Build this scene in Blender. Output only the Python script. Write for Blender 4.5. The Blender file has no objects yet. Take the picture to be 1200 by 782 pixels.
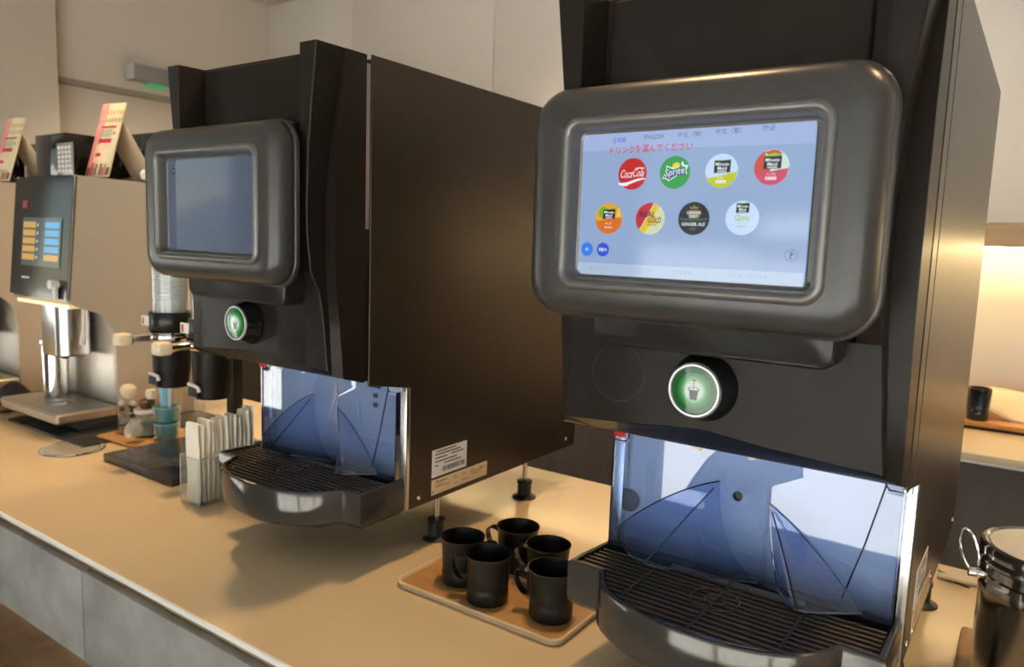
import bpy, bmesh, math, random
from mathutils import Vector, Matrix
random.seed(4)
S = bpy.context.scene
COL = S.collection
PI = math.pi

# ------------------------------------------------------------------ camera
cam_d = bpy.data.cameras.new('camera'); cam = bpy.data.objects.new('camera', cam_d); COL.objects.link(cam)
cam_d.sensor_width = 36.0; cam_d.lens = 36.0 * 875.0 / 1200.0; cam_d.clip_start = 0.02; cam_d.clip_end = 2000
cam_d.dof.use_dof = True; cam_d.dof.focus_distance = 0.80; cam_d.dof.aperture_fstop = 7.5
r0 = Vector((0.81989, 0.57153, 0.03404)); r1 = Vector((0.09675, -0.08088, -0.99202)); r2 = Vector((-0.56422, 0.81664, -0.12161))
r2 = r2.normalized(); r0 = (r0 - r0.dot(r2) * r2).normalized(); r1 = r2.cross(r0)
M = Matrix(((r0.x, -r1.x, -r2.x, 0), (r0.y, -r1.y, -r2.y, 0), (r0.z, -r1.z, -r2.z, 1.36), (0, 0, 0, 1)))
cam.matrix_world = M
S.camera = cam

# ------------------------------------------------------------------ world, sun, exposure
w = bpy.data.worlds.new('world'); S.world = w; w.use_nodes = True
nt = w.node_tree; nt.nodes.clear()
sky = nt.nodes.new('ShaderNodeTexSky'); sky.sky_type = 'NISHITA'; sky.sun_disc = False
sky.sun_elevation = math.radians(32); sky.sun_rotation = math.radians(75); sky.altitude = 900
bg = nt.nodes.new('ShaderNodeBackground'); bg.inputs[1].default_value = 0.25
wo = nt.nodes.new('ShaderNodeOutputWorld')
tint = nt.nodes.new('ShaderNodeMix'); tint.data_type = 'RGBA'; tint.blend_type = 'MULTIPLY'; tint.inputs[0].default_value = 1.0
tint.inputs[7].default_value = (1.0, 0.88, 0.74, 1)   # haze and white balance of the whole sky
nt.links.new(sky.outputs[0], tint.inputs[6]); nt.links.new(tint.outputs[2], bg.inputs[0]); nt.links.new(bg.outputs[0], wo.inputs[0])
sd = bpy.data.lights.new('sun', 'SUN'); sd.energy = 52; sd.angle = math.radians(0.6); sd.color = (1.0, 0.93, 0.84)
sun = bpy.data.objects.new('sun', sd); COL.objects.link(sun)
sun.rotation_euler = Vector((-0.93, -0.22, -0.62)).to_track_quat('-Z', 'Y').to_euler()

def area(name, loc, target, size, power, color, sy=None):
    d = bpy.data.lights.new(name, 'AREA'); d.energy = power; d.color = color; d.size = size
    if sy: d.shape = 'RECTANGLE'; d.size_y = sy
    o = bpy.data.objects.new(name, d); COL.objects.link(o); o.location = loc
    o.rotation_euler = (Vector(target) - Vector(loc)).to_track_quat('-Z', 'Y').to_euler()
    return o
def spot(name, loc, target, power, color, angle=70, rad=0.06):
    d = bpy.data.lights.new(name, 'SPOT'); d.energy = power; d.color = color; d.spot_size = math.radians(angle); d.spot_blend = 0.7
    d.shadow_soft_size = rad
    o = bpy.data.objects.new(name, d); COL.objects.link(o); o.location = loc
    o.rotation_euler = (Vector(target) - Vector(loc)).to_track_quat('-Z', 'Y').to_euler()
    return o
WARM = (1.0, 0.66, 0.33)
# ceiling downlights over the counter
spot('downlight', (-1.75, 0.95, 2.42), (-1.65, 0.70, 0.9), 72, WARM, 75)
spot('downlight', (-0.55, 0.95, 2.42), (-0.75, 0.62, 0.9), 44, WARM, 75)
spot('downlight', (0.45, 1.05, 2.42), (0.25, 0.9, 0.9), 40, WARM, 80)
spot('downlight', (-2.6, 1.6, 2.42), (-2.6, 1.9, 0.9), 70, (1, .8, .6), 110)
spot('downlight', (-0.9, 1.8, 2.42), (-0.9, 2.3, 1.2), 45, (1, .82, .64), 120)
# LED strip light in the niche of the back wall
area('niche_light', (-0.4, 2.55, 1.383), (-0.4, 2.60, 0.9), 4.6, 4, (1.0, 0.70, 0.36), 0.02)
S.view_settings.view_transform = 'Standard'; S.view_settings.look = 'None'
S.view_settings.exposure = 0.0; S.view_settings.gamma = 1.0; S.view_settings.use_curve_mapping = False
S.cycles.use_denoising = True
S.cycles.max_bounces = 10; S.cycles.transparent_max_bounces = 16
S.cycles.sample_clamp_indirect = 6.0
S.cycles.caustics_reflective = False; S.cycles.caustics_refractive = False

# ------------------------------------------------------------------ materials
MC = {}
def nodes(m):
    m.use_nodes = True; t = m.node_tree; t.nodes.clear(); return t
def mat(name, col, rough=0.5, metal=0.0, var=0.0, scale=20.0, bump=0.0, bscale=None, stretch=None,
        emit=None, es=1.0, trans=0.0, ior=1.45, coat=0.0, rvar=0.0, spec=0.5, alpha=1.0):
    if name in MC: return MC[name]
    m = bpy.data.materials.new(name); t = nodes(m); N = t.nodes; L = t.links
    b = N.new('ShaderNodeBsdfPrincipled'); o = N.new('ShaderNodeOutputMaterial'); L.new(b.outputs[0], o.inputs[0])
    b.inputs['Base Color'].default_value = (*col, 1); b.inputs['Roughness'].default_value = rough
    b.inputs['Metallic'].default_value = metal; b.inputs['IOR'].default_value = ior
    b.inputs['Transmission Weight'].default_value = trans; b.inputs['Coat Weight'].default_value = coat
    b.inputs['Coat Roughness'].default_value = 0.05
    b.inputs['Specular IOR Level'].default_value = spec; b.inputs['Alpha'].default_value = alpha
    if emit: b.inputs['Emission Color'].default_value = (*emit, 1); b.inputs['Emission Strength'].default_value = es
    tc = N.new('ShaderNodeTexCoord'); mp = N.new('ShaderNodeMapping'); L.new(tc.outputs['Object'], mp.inputs[0])
    if stretch: mp.inputs['Scale'].default_value = stretch
    nz = N.new('ShaderNodeTexNoise'); nz.inputs['Scale'].default_value = scale; nz.inputs['Detail'].default_value = 5
    L.new(mp.outputs[0], nz.inputs['Vector'])
    if var > 0:
        r = N.new('ShaderNodeValToRGB'); r.color_ramp.elements[0].position = 0.3; r.color_ramp.elements[1].position = 0.7
        r.color_ramp.elements[0].color = (*[c * (1 - var) for c in col], 1)
        r.color_ramp.elements[1].color = (*[min(1, c * (1 + var)) for c in col], 1)
        L.new(nz.outputs[0], r.inputs[0]); L.new(r.outputs[0], b.inputs['Base Color'])
    if rvar > 0:
        mr = N.new('ShaderNodeMapRange'); mr.inputs[3].default_value = max(0.02, rough - rvar); mr.inputs[4].default_value = rough + rvar
        L.new(nz.outputs[0], mr.inputs[0]); L.new(mr.outputs[0], b.inputs['Roughness'])
    if bump > 0:
        n2 = N.new('ShaderNodeTexNoise'); n2.inputs['Scale'].default_value = bscale or scale; n2.inputs['Detail'].default_value = 3
        L.new(mp.outputs[0], n2.inputs['Vector'])
        bp = N.new('ShaderNodeBump'); bp.inputs['Strength'].default_value = bump; bp.inputs['Distance'].default_value = 0.001
        L.new(n2.outputs[0], bp.inputs['Height']); L.new(bp.outputs[0], b.inputs['Normal'])
    MC[name] = m; return m
def clear_mat(name, tint, gloss=0.08, rough=0.03, haze_glow=0.0, hcol=(.3, .4, .6)):
    if name in MC: return MC[name]
    m = bpy.data.materials.new(name); t = nodes(m); N = t.nodes; L = t.links
    tr = N.new('ShaderNodeBsdfTransparent'); tr.inputs[0].default_value = (*tint, 1)
    gl = N.new('ShaderNodeBsdfGlossy'); gl.inputs[0].default_value = (1, 1, 1, 1); gl.inputs['Roughness'].default_value = rough
    lw = N.new('ShaderNodeFresnel'); lw.inputs[0].default_value = 1.5
    nz = N.new('ShaderNodeTexNoise'); nz.inputs['Scale'].default_value = 9
    mr = N.new('ShaderNodeMapRange'); mr.inputs[3].default_value = gloss / 0.04 * 0.9; mr.inputs[4].default_value = gloss / 0.04 * 1.1
    mu = N.new('ShaderNodeMath'); mu.operation = 'MULTIPLY'; mu.use_clamp = True
    mx = N.new('ShaderNodeMixShader'); o = N.new('ShaderNodeOutputMaterial')
    ge = N.new('ShaderNodeNewGeometry'); iv = N.new('ShaderNodeMath'); iv.operation = 'SUBTRACT'; iv.inputs[0].default_value = 1.0
    m2 = N.new('ShaderNodeMath'); m2.operation = 'MULTIPLY'
    L.new(nz.outputs[0], mr.inputs[0]); L.new(lw.outputs[0], mu.inputs[0]); L.new(mr.outputs[0], mu.inputs[1])
    L.new(ge.outputs['Backfacing'], iv.inputs[1]); L.new(mu.outputs[0], m2.inputs[0]); L.new(iv.outputs[0], m2.inputs[1]); L.new(m2.outputs[0], mx.inputs[0])
    L.new(tr.outputs[0], mx.inputs[1]); L.new(gl.outputs[0], mx.inputs[2]); 
    if haze_glow:  # diffuse share stands for plastic haze plus the reflected sky glow
        df = N.new('ShaderNodeBsdfDiffuse'); df.inputs[0].default_value = (*hcol, 1); m3 = N.new('ShaderNodeMixShader'); m3.inputs[0].default_value = haze_glow
        L.new(mx.outputs[0], m3.inputs[1]); L.new(df.outputs[0], m3.inputs[2]); L.new(m3.outputs[0], o.inputs[0])
    else: L.new(mx.outputs[0], o.inputs[0])
    MC[name] = m; return m
def wood_mat(name, c1, c2, rough=0.45, axis=(2, 30, 30), scale=3):
    if name in MC: return MC[name]
    m = bpy.data.materials.new(name); t = nodes(m); N = t.nodes; L = t.links
    b = N.new('ShaderNodeBsdfPrincipled'); o = N.new('ShaderNodeOutputMaterial'); L.new(b.outputs[0], o.inputs[0])
    tc = N.new('ShaderNodeTexCoord'); mp = N.new('ShaderNodeMapping'); mp.inputs['Scale'].default_value = axis
    nz = N.new('ShaderNodeTexNoise'); nz.inputs['Scale'].default_value = scale; nz.inputs['Detail'].default_value = 8
    r = N.new('ShaderNodeValToRGB'); r.color_ramp.elements[0].color = (*c1, 1); r.color_ramp.elements[1].color = (*c2, 1)
    r.color_ramp.elements[0].position = 0.3; r.color_ramp.elements[1].position = 0.72
    L.new(tc.outputs['Object'], mp.inputs[0]); L.new(mp.outputs[0], nz.inputs['Vector']); L.new(nz.outputs[0], r.inputs[0])
    L.new(r.outputs[0], b.inputs['Base Color']); b.inputs['Roughness'].default_value = rough
    MC[name] = m; return m
def emis(name, col, k=1.0, rough=0.08):
    # a printed colour on a backlit display: emits behind glossy glass
    return mat(name, (0.01, 0.01, 0.01), rough, emit=col, es=k)

BLACK = mat('black_plastic', (0.0135, 0.0098, 0.0074), 0.36, spec=.15, var=0.10, scale=60)
BLACKS = mat('black_satin', (0.014, 0.0125, 0.011), 0.30, spec=.35, var=0.1, scale=30)
GLOSSB = mat('black_gloss', (0.008, 0.008, 0.009), 0.10, var=0.1)
PANELM = mat('dark_brown_steel', (0.038, 0.027, 0.018), 0.33, metal=0.55, var=0.03, scale=30)
HOUSING = mat('charcoal_housing', (0.043, 0.040, 0.037), 0.31, metal=0.25, var=0.04, scale=50)
LIP = mat('charcoal_lip', (0.125, 0.118, 0.11), 0.28, metal=0.45, var=0.04)
STEEL = mat('brushed_steel', (0.62, 0.61, 0.59), 0.24, metal=1.0, var=0.06, scale=30, stretch=(1, 1, 0.04))
STEELD = mat('stainless_sheet', (0.72, 0.73, 0.76), 0.40, metal=0.25, var=0.05, scale=10)
CHROME = mat('chrome', (0.75, 0.74, 0.72), 0.08, metal=1.0, var=0.03)
CUPSTEEL = mat('dark_polished_steel', (0.36, 0.35, 0.34), 0.16, metal=1.0, var=0.12, scale=6, stretch=(6, 6, 0.2))
TRAYM = mat('charcoal_tray', (0.075, 0.068, 0.06), 0.12, metal=0.55, var=0.08, scale=30, rvar=0.03)
GRILLE = mat('dark_grille', (0.10, 0.075, 0.05), 0.30, metal=0.5, var=0.1)
RED = mat('red_plastic', (0.45, 0.01, 0.02), 0.35, var=0.1)
CREAM = mat('cream_plastic', (0.72, 0.62, 0.45), 0.45, var=0.05)
WHITE = mat('white_plastic', (0.82, 0.80, 0.74), 0.4, var=0.03)
PAPER = mat('white_paper', (0.90, 0.84, 0.71), 0.8, var=0.05, scale=15, bump=0.2, bscale=60)
CUPW = mat('paper_cup_white', (0.82, 0.81, 0.78), 0.6, var=0.04)
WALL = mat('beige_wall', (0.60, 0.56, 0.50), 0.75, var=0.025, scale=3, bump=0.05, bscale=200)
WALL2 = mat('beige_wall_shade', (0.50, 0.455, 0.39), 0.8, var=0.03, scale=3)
CEIL = mat('ceiling_paint', (0.55, 0.52, 0.48), 0.9, var=0.03, scale=4)
DARKTRIM = mat('dark_trim', (0.05, 0.045, 0.04), 0.6, var=0.1)
COUNTER = mat('cream_worktop', (0.66, 0.515, 0.325), 0.22, var=0.02, scale=5, rvar=0.03)
EDGEW = mat('white_edge', (0.88, 0.87, 0.83), 0.35, var=0.02)
SUBST = mat('brown_substrate', (0.50, 0.36, 0.22), 0.6, var=0.25, scale=25, stretch=(0.4, 2, 2))
CONC = mat('grey_concrete', (0.26, 0.25, 0.235), 0.7, var=0.22, scale=16, bump=0.35, bscale=60)
FLOORM = mat('brown_floor', (0.34, 0.25, 0.175), 0.6, var=0.25, scale=9, bump=0.2)
WALNUT = mat('dark_walnut_front', (0.060, 0.045, 0.032), 0.5, var=0.15, scale=8, stretch=(5, 5, 0.5))
OAK = wood_mat('oak_tray', (0.43, 0.22, 0.075), (0.56, 0.31, 0.115), 0.42, (3, 30, 30), 2.5)
OAKY = wood_mat('oak_board', (0.40, 0.21, 0.08), (0.55, 0.31, 0.13), 0.45, (30, 3, 30), 2.5)
PLY = mat('pale_plywood_edge', (0.72, 0.58, 0.38), 0.5, var=0.15, scale=40, stretch=(0.3, 0.3, 6))
FASCIA = wood_mat('fascia_wood', (0.36, 0.235, 0.12), (0.44, 0.30, 0.16), 0.5, (1, 10, 20), 2)
MUGM = mat('black_mug_metal', (0.014, 0.013, 0.0125), 0.34, metal=0.3, var=0.1, bump=0.03, bscale=700)
MUGH = mat('black_handle_metal', (0.022, 0.02, 0.018), 0.2, metal=0.5, var=0.1)
COFFBG = mat('warm_silver_shell', (0.52, 0.44, 0.34), 0.42, metal=0.25, var=0.03, scale=8)
COFFST = mat('coffee_steel', (0.55, 0.50, 0.43), 0.36, metal=0.75, var=0.05, scale=10, stretch=(1, 1, 0.1))
SLAB = mat('dark_slate_slab', (0.045, 0.045, 0.05), 0.16, var=0.1, rvar=0.04)
RUBBER = mat('black_rubber', (0.012, 0.012, 0.012), 0.45, var=0.1)
SMOKE = clear_mat('smoked_acrylic', (0.12, 0.10, 0.09), 0.05)
ACRYL = clear_mat('clear_acrylic', (0.93, 0.95, 0.95), 0.06)
GLASS = clear_mat('window_glass', (0.95, 0.97, 0.96), 0.04, 0.0)
BLUE = clear_mat('blue_tinted_guard', (0.50, 0.59, 0.78), 0.10, 0.010, .14, (.22, .29, .42))
BLUER = clear_mat('blue_tinted_ridge', (0.70, 0.76, 0.92), 0.045, 0.02, .05, (.26, .36, .62))
BLUEE = clear_mat('blue_tinted_edge', (0.10, 0.13, 0.26), 0.12, 0.05)
TEAL = mat('teal_plastic', (0.15, 0.40, 0.44), 0.35, var=0.1)
SKYB = mat('light_blue_plastic', (0.22, 0.52, 0.72), 0.35, var=0.1)
INK = mat('black_ink', (0.02, 0.02, 0.02), 0.6, var=0.05)
SNOW = mat('snow', (0.82, 0.84, 0.88), 0.8, var=0.06, scale=0.6, bump=0.2, bscale=2)
LINEN = mat('cream_label', (0.66, 0.50, 0.30), 0.45, var=0.03)
LABW = mat('white_label', (0.72, 0.68, 0.64), 0.5, var=0.03)

# ------------------------------------------------------------------ mesh helpers
def new(): return bmesh.new()
def obj(name, bm, mats, parent=None, label=None, cat=None, group=None, kind=None, ang=38, recalc=True, off=None):
    if off is not None: bmesh.ops.translate(bm, verts=bm.verts, vec=off)
    if recalc: bmesh.ops.recalc_face_normals(bm, faces=bm.faces)
    me = bpy.data.meshes.new(name); bm.to_mesh(me); bm.free()
    me.shade_smooth()
    try: me.set_sharp_from_angle(angle=math.radians(ang))
    except Exception: pass
    if not isinstance(mats, (list, tuple)): mats = [mats]
    for m in mats: me.materials.append(m)
    o = bpy.data.objects.new(name, me); COL.objects.link(o)
    if parent: o.parent = parent
    tag(o, label, cat, group, kind); return o
def tag(o, label=None, cat=None, group=None, kind=None):
    if label: o['label'] = label
    if cat: o['category'] = cat
    if group: o['group'] = group
    if kind: o['kind'] = kind
    return o
def empty(name, loc, label, cat, group=None, rz=0):
    o = bpy.data.objects.new(name, None); COL.objects.link(o); o.location = loc; o.rotation_euler = (0, 0, rz)
    o.empty_display_size = 0.05
    return tag(o, label, cat, group)
def dup(root, loc, rz=None, label=None, group=None):
    r = root.copy(); COL.objects.link(r); r.location = loc
    if rz is not None: r.rotation_euler = (0, 0, rz)
    if label: r['label'] = label
    if group: r['group'] = group
    for ch in list(root.children):
        c = ch.copy(); COL.objects.link(c); c.parent = r
        for g in ch.children:
            d = g.copy(); COL.objects.link(d); d.parent = c
    return r
def box(bm, x0, x1, y0, y1, z0, z1, bev=0.0, mi=0, seg=2):
    r = bmesh.ops.create_cube(bm, size=1.0)
    vs = r['verts']
    for v in vs:
        v.co = Vector((x0 + (v.co.x + .5) * (x1 - x0), y0 + (v.co.y + .5) * (y1 - y0), z0 + (v.co.z + .5) * (z1 - z0)))
    fs = set(f for v in vs for f in v.link_faces)
    for f in fs: f.material_index = mi
    if bev > 0:
        es = list(set(e for v in vs for e in v.link_edges))
        rr = bmesh.ops.bevel(bm, geom=es, offset=bev, segments=seg, affect='EDGES', profile=0.5)
        for f in rr['faces']: f.material_index = mi
    return vs
def loft(bm, rings, mi=0, closed=True, cap0=False, cap1=False):
    R = [[bm.verts.new(p) for p in r] for r in rings]
    n = len(R[0])
    for a, b in zip(R, R[1:]):
        for i in range(n if closed else n - 1):
            j = (i + 1) % n
            try: bm.faces.new((a[i], a[j], b[j], b[i])).material_index = mi
            except ValueError: pass
    if cap0: bm.faces.new(list(reversed(R[0]))).material_index = mi
    if cap1: bm.faces.new(R[-1]).material_index = mi
    return R
def lathe(bm, prof, c=(0, 0, 0), n=32, mi=0, axis='z', cap0=True, cap1=True):
    rings = []
    for r, h in prof:
        ring = []
        for i in range(n):
            a = 2 * PI * i / n
            if axis == 'z': p = (c[0] + r * math.cos(a), c[1] + r * math.sin(a), c[2] + h)
            elif axis == 'y': p = (c[0] + r * math.cos(a), c[1] + h, c[2] + r * math.sin(a))
            else: p = (c[0] + h, c[1] + r * math.cos(a), c[2] + r * math.sin(a))
            ring.append(p)
        rings.append(ring)
    return loft(bm, rings, mi, True, cap0, cap1)
def tube(bm, pts, r, n=8, mi=0, closed=False, flat=None):
    pts = [Vector(p) for p in pts]; rings = []
    N = len(pts); up = Vector((0, 0, 1))
    prev = None
    for i, p in enumerate(pts):
        if closed: d = (pts[(i + 1) % N] - pts[i - 1])
        else: d = pts[min(i + 1, N - 1)] - pts[max(i - 1, 0)]
        d.normalize()
        if prev is None:
            u = up.cross(d)
            if u.length < 1e-3: u = Vector((1, 0, 0)).cross(d)
        else: u = prev - prev.dot(d) * d
        u.normalize(); prev = u; v = d.cross(u)
        rr = r[i] if isinstance(r, (list, tuple)) else r
        fu, fv = flat or (1, 1)
        rings.append([p + u * (rr * fu * math.cos(2 * PI * k / n)) + v * (rr * fv * math.sin(2 * PI * k / n)) for k in range(n)])
    if closed: rings.append(rings[0]); return loft(bm, rings, mi)
    return loft(bm, rings, mi, True, True, True)
def rrect(cx, cz, w_, h, r, y, n=6):
    pts = []
    for (sx, sz, a0) in ((1, 1, 0), (-1, 1, 90), (-1, -1, 180), (1, -1, 270)):
        for k in range(n + 1):
            a = math.radians(a0 + 90 * k / n)
            pts.append((cx + sx * (w_ / 2 - r) + r * math.cos(a), y, cz + sz * (h / 2 - r) + r * math.sin(a)))
    return pts
def rrect_xy(cx, cy, w_, h, r, z, n=6):
    return [(p[0], p[2], z) for p in rrect(cx, cy, w_, h, r, 0, n)]
def offset_poly(P, d):
    # P counter-clockwise 2D; positive d moves inward
    n = len(P); out = []
    for i in range(n):
        a = Vector(P[i - 1]); b = Vector(P[i]); c = Vector(P[(i + 1) % n])
        e1 = (b - a).normalized(); e2 = (c - b).normalized()
        n1 = Vector((-e1.y, e1.x)); n2 = Vector((-e2.y, e2.x)); m = (n1 + n2)
        m = m / max(0.35, m.dot(n1)) if m.length > 1e-6 else n1
        out.append((b.x + m.x * d, b.y + m.y * d))
    return out
def bez(a, b, c, t):
    a, b, c = Vector(a), Vector(b), Vector(c); return a * (1 - t) ** 2 + b * 2 * t * (1 - t) + c * t * t
def rot_bm(bm, verts, ang, axis, cent):
    bmesh.ops.rotate(bm, verts=verts, cent=cent, matrix=Matrix.Rotation(ang, 3, axis))
_tc = {}
def text_geo(s, extr=0.0, shear=0.0, off=0.0, res=2):
    k = (s, shear, off, res)
    if k in _tc: return _tc[k]
    c = bpy.data.curves.new('lettering', 'FONT'); c.body = s; c.size = 1.0; c.shear = shear; c.offset = off; c.resolution_u = res
    o = bpy.data.objects.new('lettering', c); COL.objects.link(o)
    dg = bpy.context.evaluated_depsgraph_get(); e = o.evaluated_get(dg); me = e.to_mesh()
    V = [v.co.copy() for v in me.vertices]; F = [tuple(p.vertices) for p in me.polygons]
    e.to_mesh_clear(); bpy.data.objects.remove(o); bpy.data.curves.remove(c)
    _tc[k] = (V, F); return V, F
def text(bm, s, cx, cz, h, y, mi=0, width=None, shear=0.0, off=0.0, rot=0.0, plane='xz', warp=None, align='c'):
    """writes s as flat faces; h = total height, width optional"""
    V, F = text_geo(s, shear=shear, off=off)
    if not V: return
    x0 = min(v.x for v in V); x1 = max(v.x for v in V); y0 = min(v.y for v in V); y1 = max(v.y for v in V)
    k = h / (y1 - y0); kx = width / (x1 - x0) if width else k
    vs = []
    for v in V:
        px = (v.x - (x0 + x1) / 2) * kx; pz = (v.y - (y0 + y1) / 2) * k
        if align == 'l': px += (x1 - x0) / 2 * kx
        if warp: px, pz = warp(px, pz)
        ca, sa = math.cos(rot), math.sin(rot)
        px, pz = px * ca - pz * sa, px * sa + pz * ca
        if plane == 'xz': co = (cx + px, y, cz + pz)
        elif plane == 'yz': co = (y, cx + px, cz + pz)
        else: co = (cx + px, cz + pz, y)
        vs.append(bm.verts.new(co))
    for f in F:
        try: bm.faces.new([vs[i] for i in f]).material_index = mi
        except ValueError: pass
def disc(bm, cx, cz, r, y, mi=0, n=36, clip=None):
    pts = [(cx + r * math.cos(2 * PI * i / n), cz + r * math.sin(2 * PI * i / n)) for i in range(n)]
    if clip: pts = clip_poly(pts, clip)
    if len(pts) > 2: bm.faces.new([bm.verts.new((p[0], y, p[1])) for p in pts]).material_index = mi
def clip_poly(P, planes):
    # planes: list of (nx, nz, d): keep nx*x+nz*z <= d
    for nx, nz, d in planes:
        out = []
        for i in range(len(P)):
            a, b = P[i], P[(i + 1) % len(P)]
            da = nx * a[0] + nz * a[1] - d; db = nx * b[0] + nz * b[1] - d
            if da <= 0: out.append(a)
            if (da <= 0) != (db <= 0):
                t = da / (da - db); out.append((a[0] + (b[0] - a[0]) * t, a[1] + (b[1] - a[1]) * t))
        P = out
        if len(P) < 3: return []
    return P
def poly(bm, P, y, mi=0, plane='xz'):
    if len(P) < 3: return
    if plane == 'xz': vs = [bm.verts.new((p[0], y, p[1])) for p in P]
    else: vs = [bm.verts.new((y, p[0], p[1])) for p in P]
    bm.faces.new(vs).material_index = mi

def simple(name, bm, m, label, cat, group=None, **k): return obj(name, bm, m, None, label, cat, group, **k)
def struct(name, bm, m, parent=None, **k): return obj(name, bm, m, parent, kind=None if parent else 'structure', **k)

# ------------------------------------------------------------------ room shell
XL, XR, YB, YF, ZC = -3.3, 3.2, 2.5, -1.65, 2.50
bm = new(); box(bm, -8.1, XR + .1, YF - .1, 2.9, -0.08, 0); struct('floor', bm, FLOORM)
bm = new(); box(bm, -8.1, XR + .1, YF - .3, 2.9, ZC, ZC + 0.1); struct('ceiling', bm, CEIL)
wb = bpy.data.objects.new('wall_back', None); COL.objects.link(wb); wb['kind'] = 'structure'
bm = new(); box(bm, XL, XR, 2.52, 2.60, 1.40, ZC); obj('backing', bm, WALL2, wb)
bm = new(); box(bm, XL, XR, 2.62, 2.70, 0, 1.40); obj('niche_panel', bm, WALL, wb)
seams = [XL, -2.68, -1.864, -1.045, -0.23, 0.59, 1.41, 2.23, XR]
for a, b in zip(seams, seams[1:]):
    bm = new(); box(bm, a + .0016, b - .0016, 2.5, 2.52, 1.458, ZC - .004, .0012); obj('wall_panel', bm, WALL, wb)
bm = new(); box(bm, XL, XR, 2.487, 2.522, 1.392, 1.456, .001); struct('trim_1', bm, FASCIA)
bm = new(); box(bm, XL, XR, 2.522, 2.62, 1.396, 1.404); struct('trim_2', bm, WALL)
bm = new(); box(bm, XL + .02, XR - .02, 2.532, 2.545, 1.384, 1.395, .001)
obj('led_strip', bm, mat('led_warm', (1, 1, 1), .4, emit=(1.0, .74, .36), es=34), None, 'warm LED strip hidden under the wooden fascia of the back wall', 'light strip')
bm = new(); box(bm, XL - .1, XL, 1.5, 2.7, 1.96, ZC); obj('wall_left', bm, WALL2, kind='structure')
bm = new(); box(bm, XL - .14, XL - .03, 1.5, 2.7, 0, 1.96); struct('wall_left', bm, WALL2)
bm = new(); box(bm, XL - .03, XL + .003, 1.5, 2.49, 1.938, 1.962, .001); struct('trim_3', bm, mat('painted_shadow_line', (.24, .21, .175), .6, var=.05))  # dark strip painted as the shadow line below the proud upper wall
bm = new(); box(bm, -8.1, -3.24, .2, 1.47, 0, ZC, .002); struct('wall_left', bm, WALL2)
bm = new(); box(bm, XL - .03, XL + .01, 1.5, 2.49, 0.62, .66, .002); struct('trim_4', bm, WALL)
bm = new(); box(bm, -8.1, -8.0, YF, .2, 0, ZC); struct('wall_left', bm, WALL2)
bm = new(); box(bm, XR, XR + .1, YF, 2.7, 0, ZC); struct('wall_right', bm, WALL)
# window wall behind the photographer
wf = bpy.data.objects.new('wall_front', None); COL.objects.link(wf); wf['kind'] = 'structure'
bm = new(); box(bm, -8.1, XR, YF - .12, YF, 0, 0.12); box(bm, -8.1, XR, YF - .12, YF, 2.30, ZC)
obj('sill_and_head', bm, WALL, wf)
xs = [-8.0, -6.6, -5.25, -4.0, -2.75, -1.48, -0.24, 1.4, 3.0]
bm = new(); box(bm, -4.0, -1.48, YF - .12, YF, .12, 2.30); obj('pier', bm, WALL2, wf)
wins = [(a, b) for a, b in zip(xs, xs[1:]) if not (a > -4.1 and b < -1.4)]
for i, (a, b) in enumerate(wins):
    wi = bpy.data.objects.new('window_%d' % (i + 1), None); COL.objects.link(wi); wi['kind'] = 'structure'
    bm = new()
    for q in ((a, a + .05), (b - .05, b)): box(bm, q[0], q[1], YF - .1, YF - .02, .12, 2.30)
    box(bm, a, b, YF - .1, YF - .02, .12, .16); box(bm, a, b, YF - .1, YF - .02, 2.26, 2.30)
    obj('window_frame', bm, DARKTRIM, wi)
    bm = new(); box(bm, a + .05, b - .05, YF - .064, YF - .060, .16, 2.26); obj('pane', bm, GLASS, wi)

# outdoors, seen only as reflections: snowfield, ridge, conifers (low ones added to block snow), two lodges, lamp post
bm = new()
for i in range(24):
    for j in range(1):
        pass
vs = [bm.verts.new(p) for p in ((-300, YF - .15, -.35), (300, YF - .15, -.35), (300, -420, 3), (-300, -420, 3))]
bm.faces.new(vs); obj('snow_ground', bm, SNOW, kind='structure', recalc=False)
bm = new()
top = []
for i in range(61):
    x = -700 + i * 25
    h = 26 + 14 * math.sin(i * .33) + 7 * math.sin(i * .9 + 1) + random.uniform(-2, 2)
    top.append((x, -430, h))
loft(bm, [[(p[0], -400, -2) for p in top], [(p[0], -425, p[2] * .6) for p in top], [(p[0], -450, p[2]) for p in top], [(p[0], -520, -2) for p in top]], closed=False)
obj('distant_ridge', bm, mat('forest_ridge', (.055, .075, .095), .9, var=.35, scale=.05), kind='structure')
CON = mat('conifer', (.03, .045, .035), .9, var=.3, scale=2)
bm = new()
for i in range(34):
    x = random.uniform(-120, 100); y = random.uniform(-170, -100); h = random.uniform(4, 8)
    for k in range(3):
        z0 = -.3 + h * .12 + k * h * .26; rr = h * (.26 - .07 * k)
        lathe(bm, [(rr, z0), (0.02, z0 + h * .42)], (x, y, 0), 7, cap0=True)
for i in range(60):  # unseen low trees added to block bright snow in the idle display
    x = -random.uniform(22, 46); y = x * random.uniform(.54, .82); h = random.uniform(1.4, 2.2)
    for k in range(3):
        z0 = -.35 + h * .10 + k * h * .26; rr = h * (.34 - .09 * k)
        lathe(bm, [(rr, z0), (0.02, z0 + h * .42)], (x, y, 0), 7, cap0=True)
simple('conifers_and_snow_block', bm, CON, 'dark conifers on the snow outside the window, with low ones added to block the snow', 'trees', kind='stuff')
LODG = mat('lodge_wood', (.16, .08, .05), .8, var=.2, scale=1)
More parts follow.
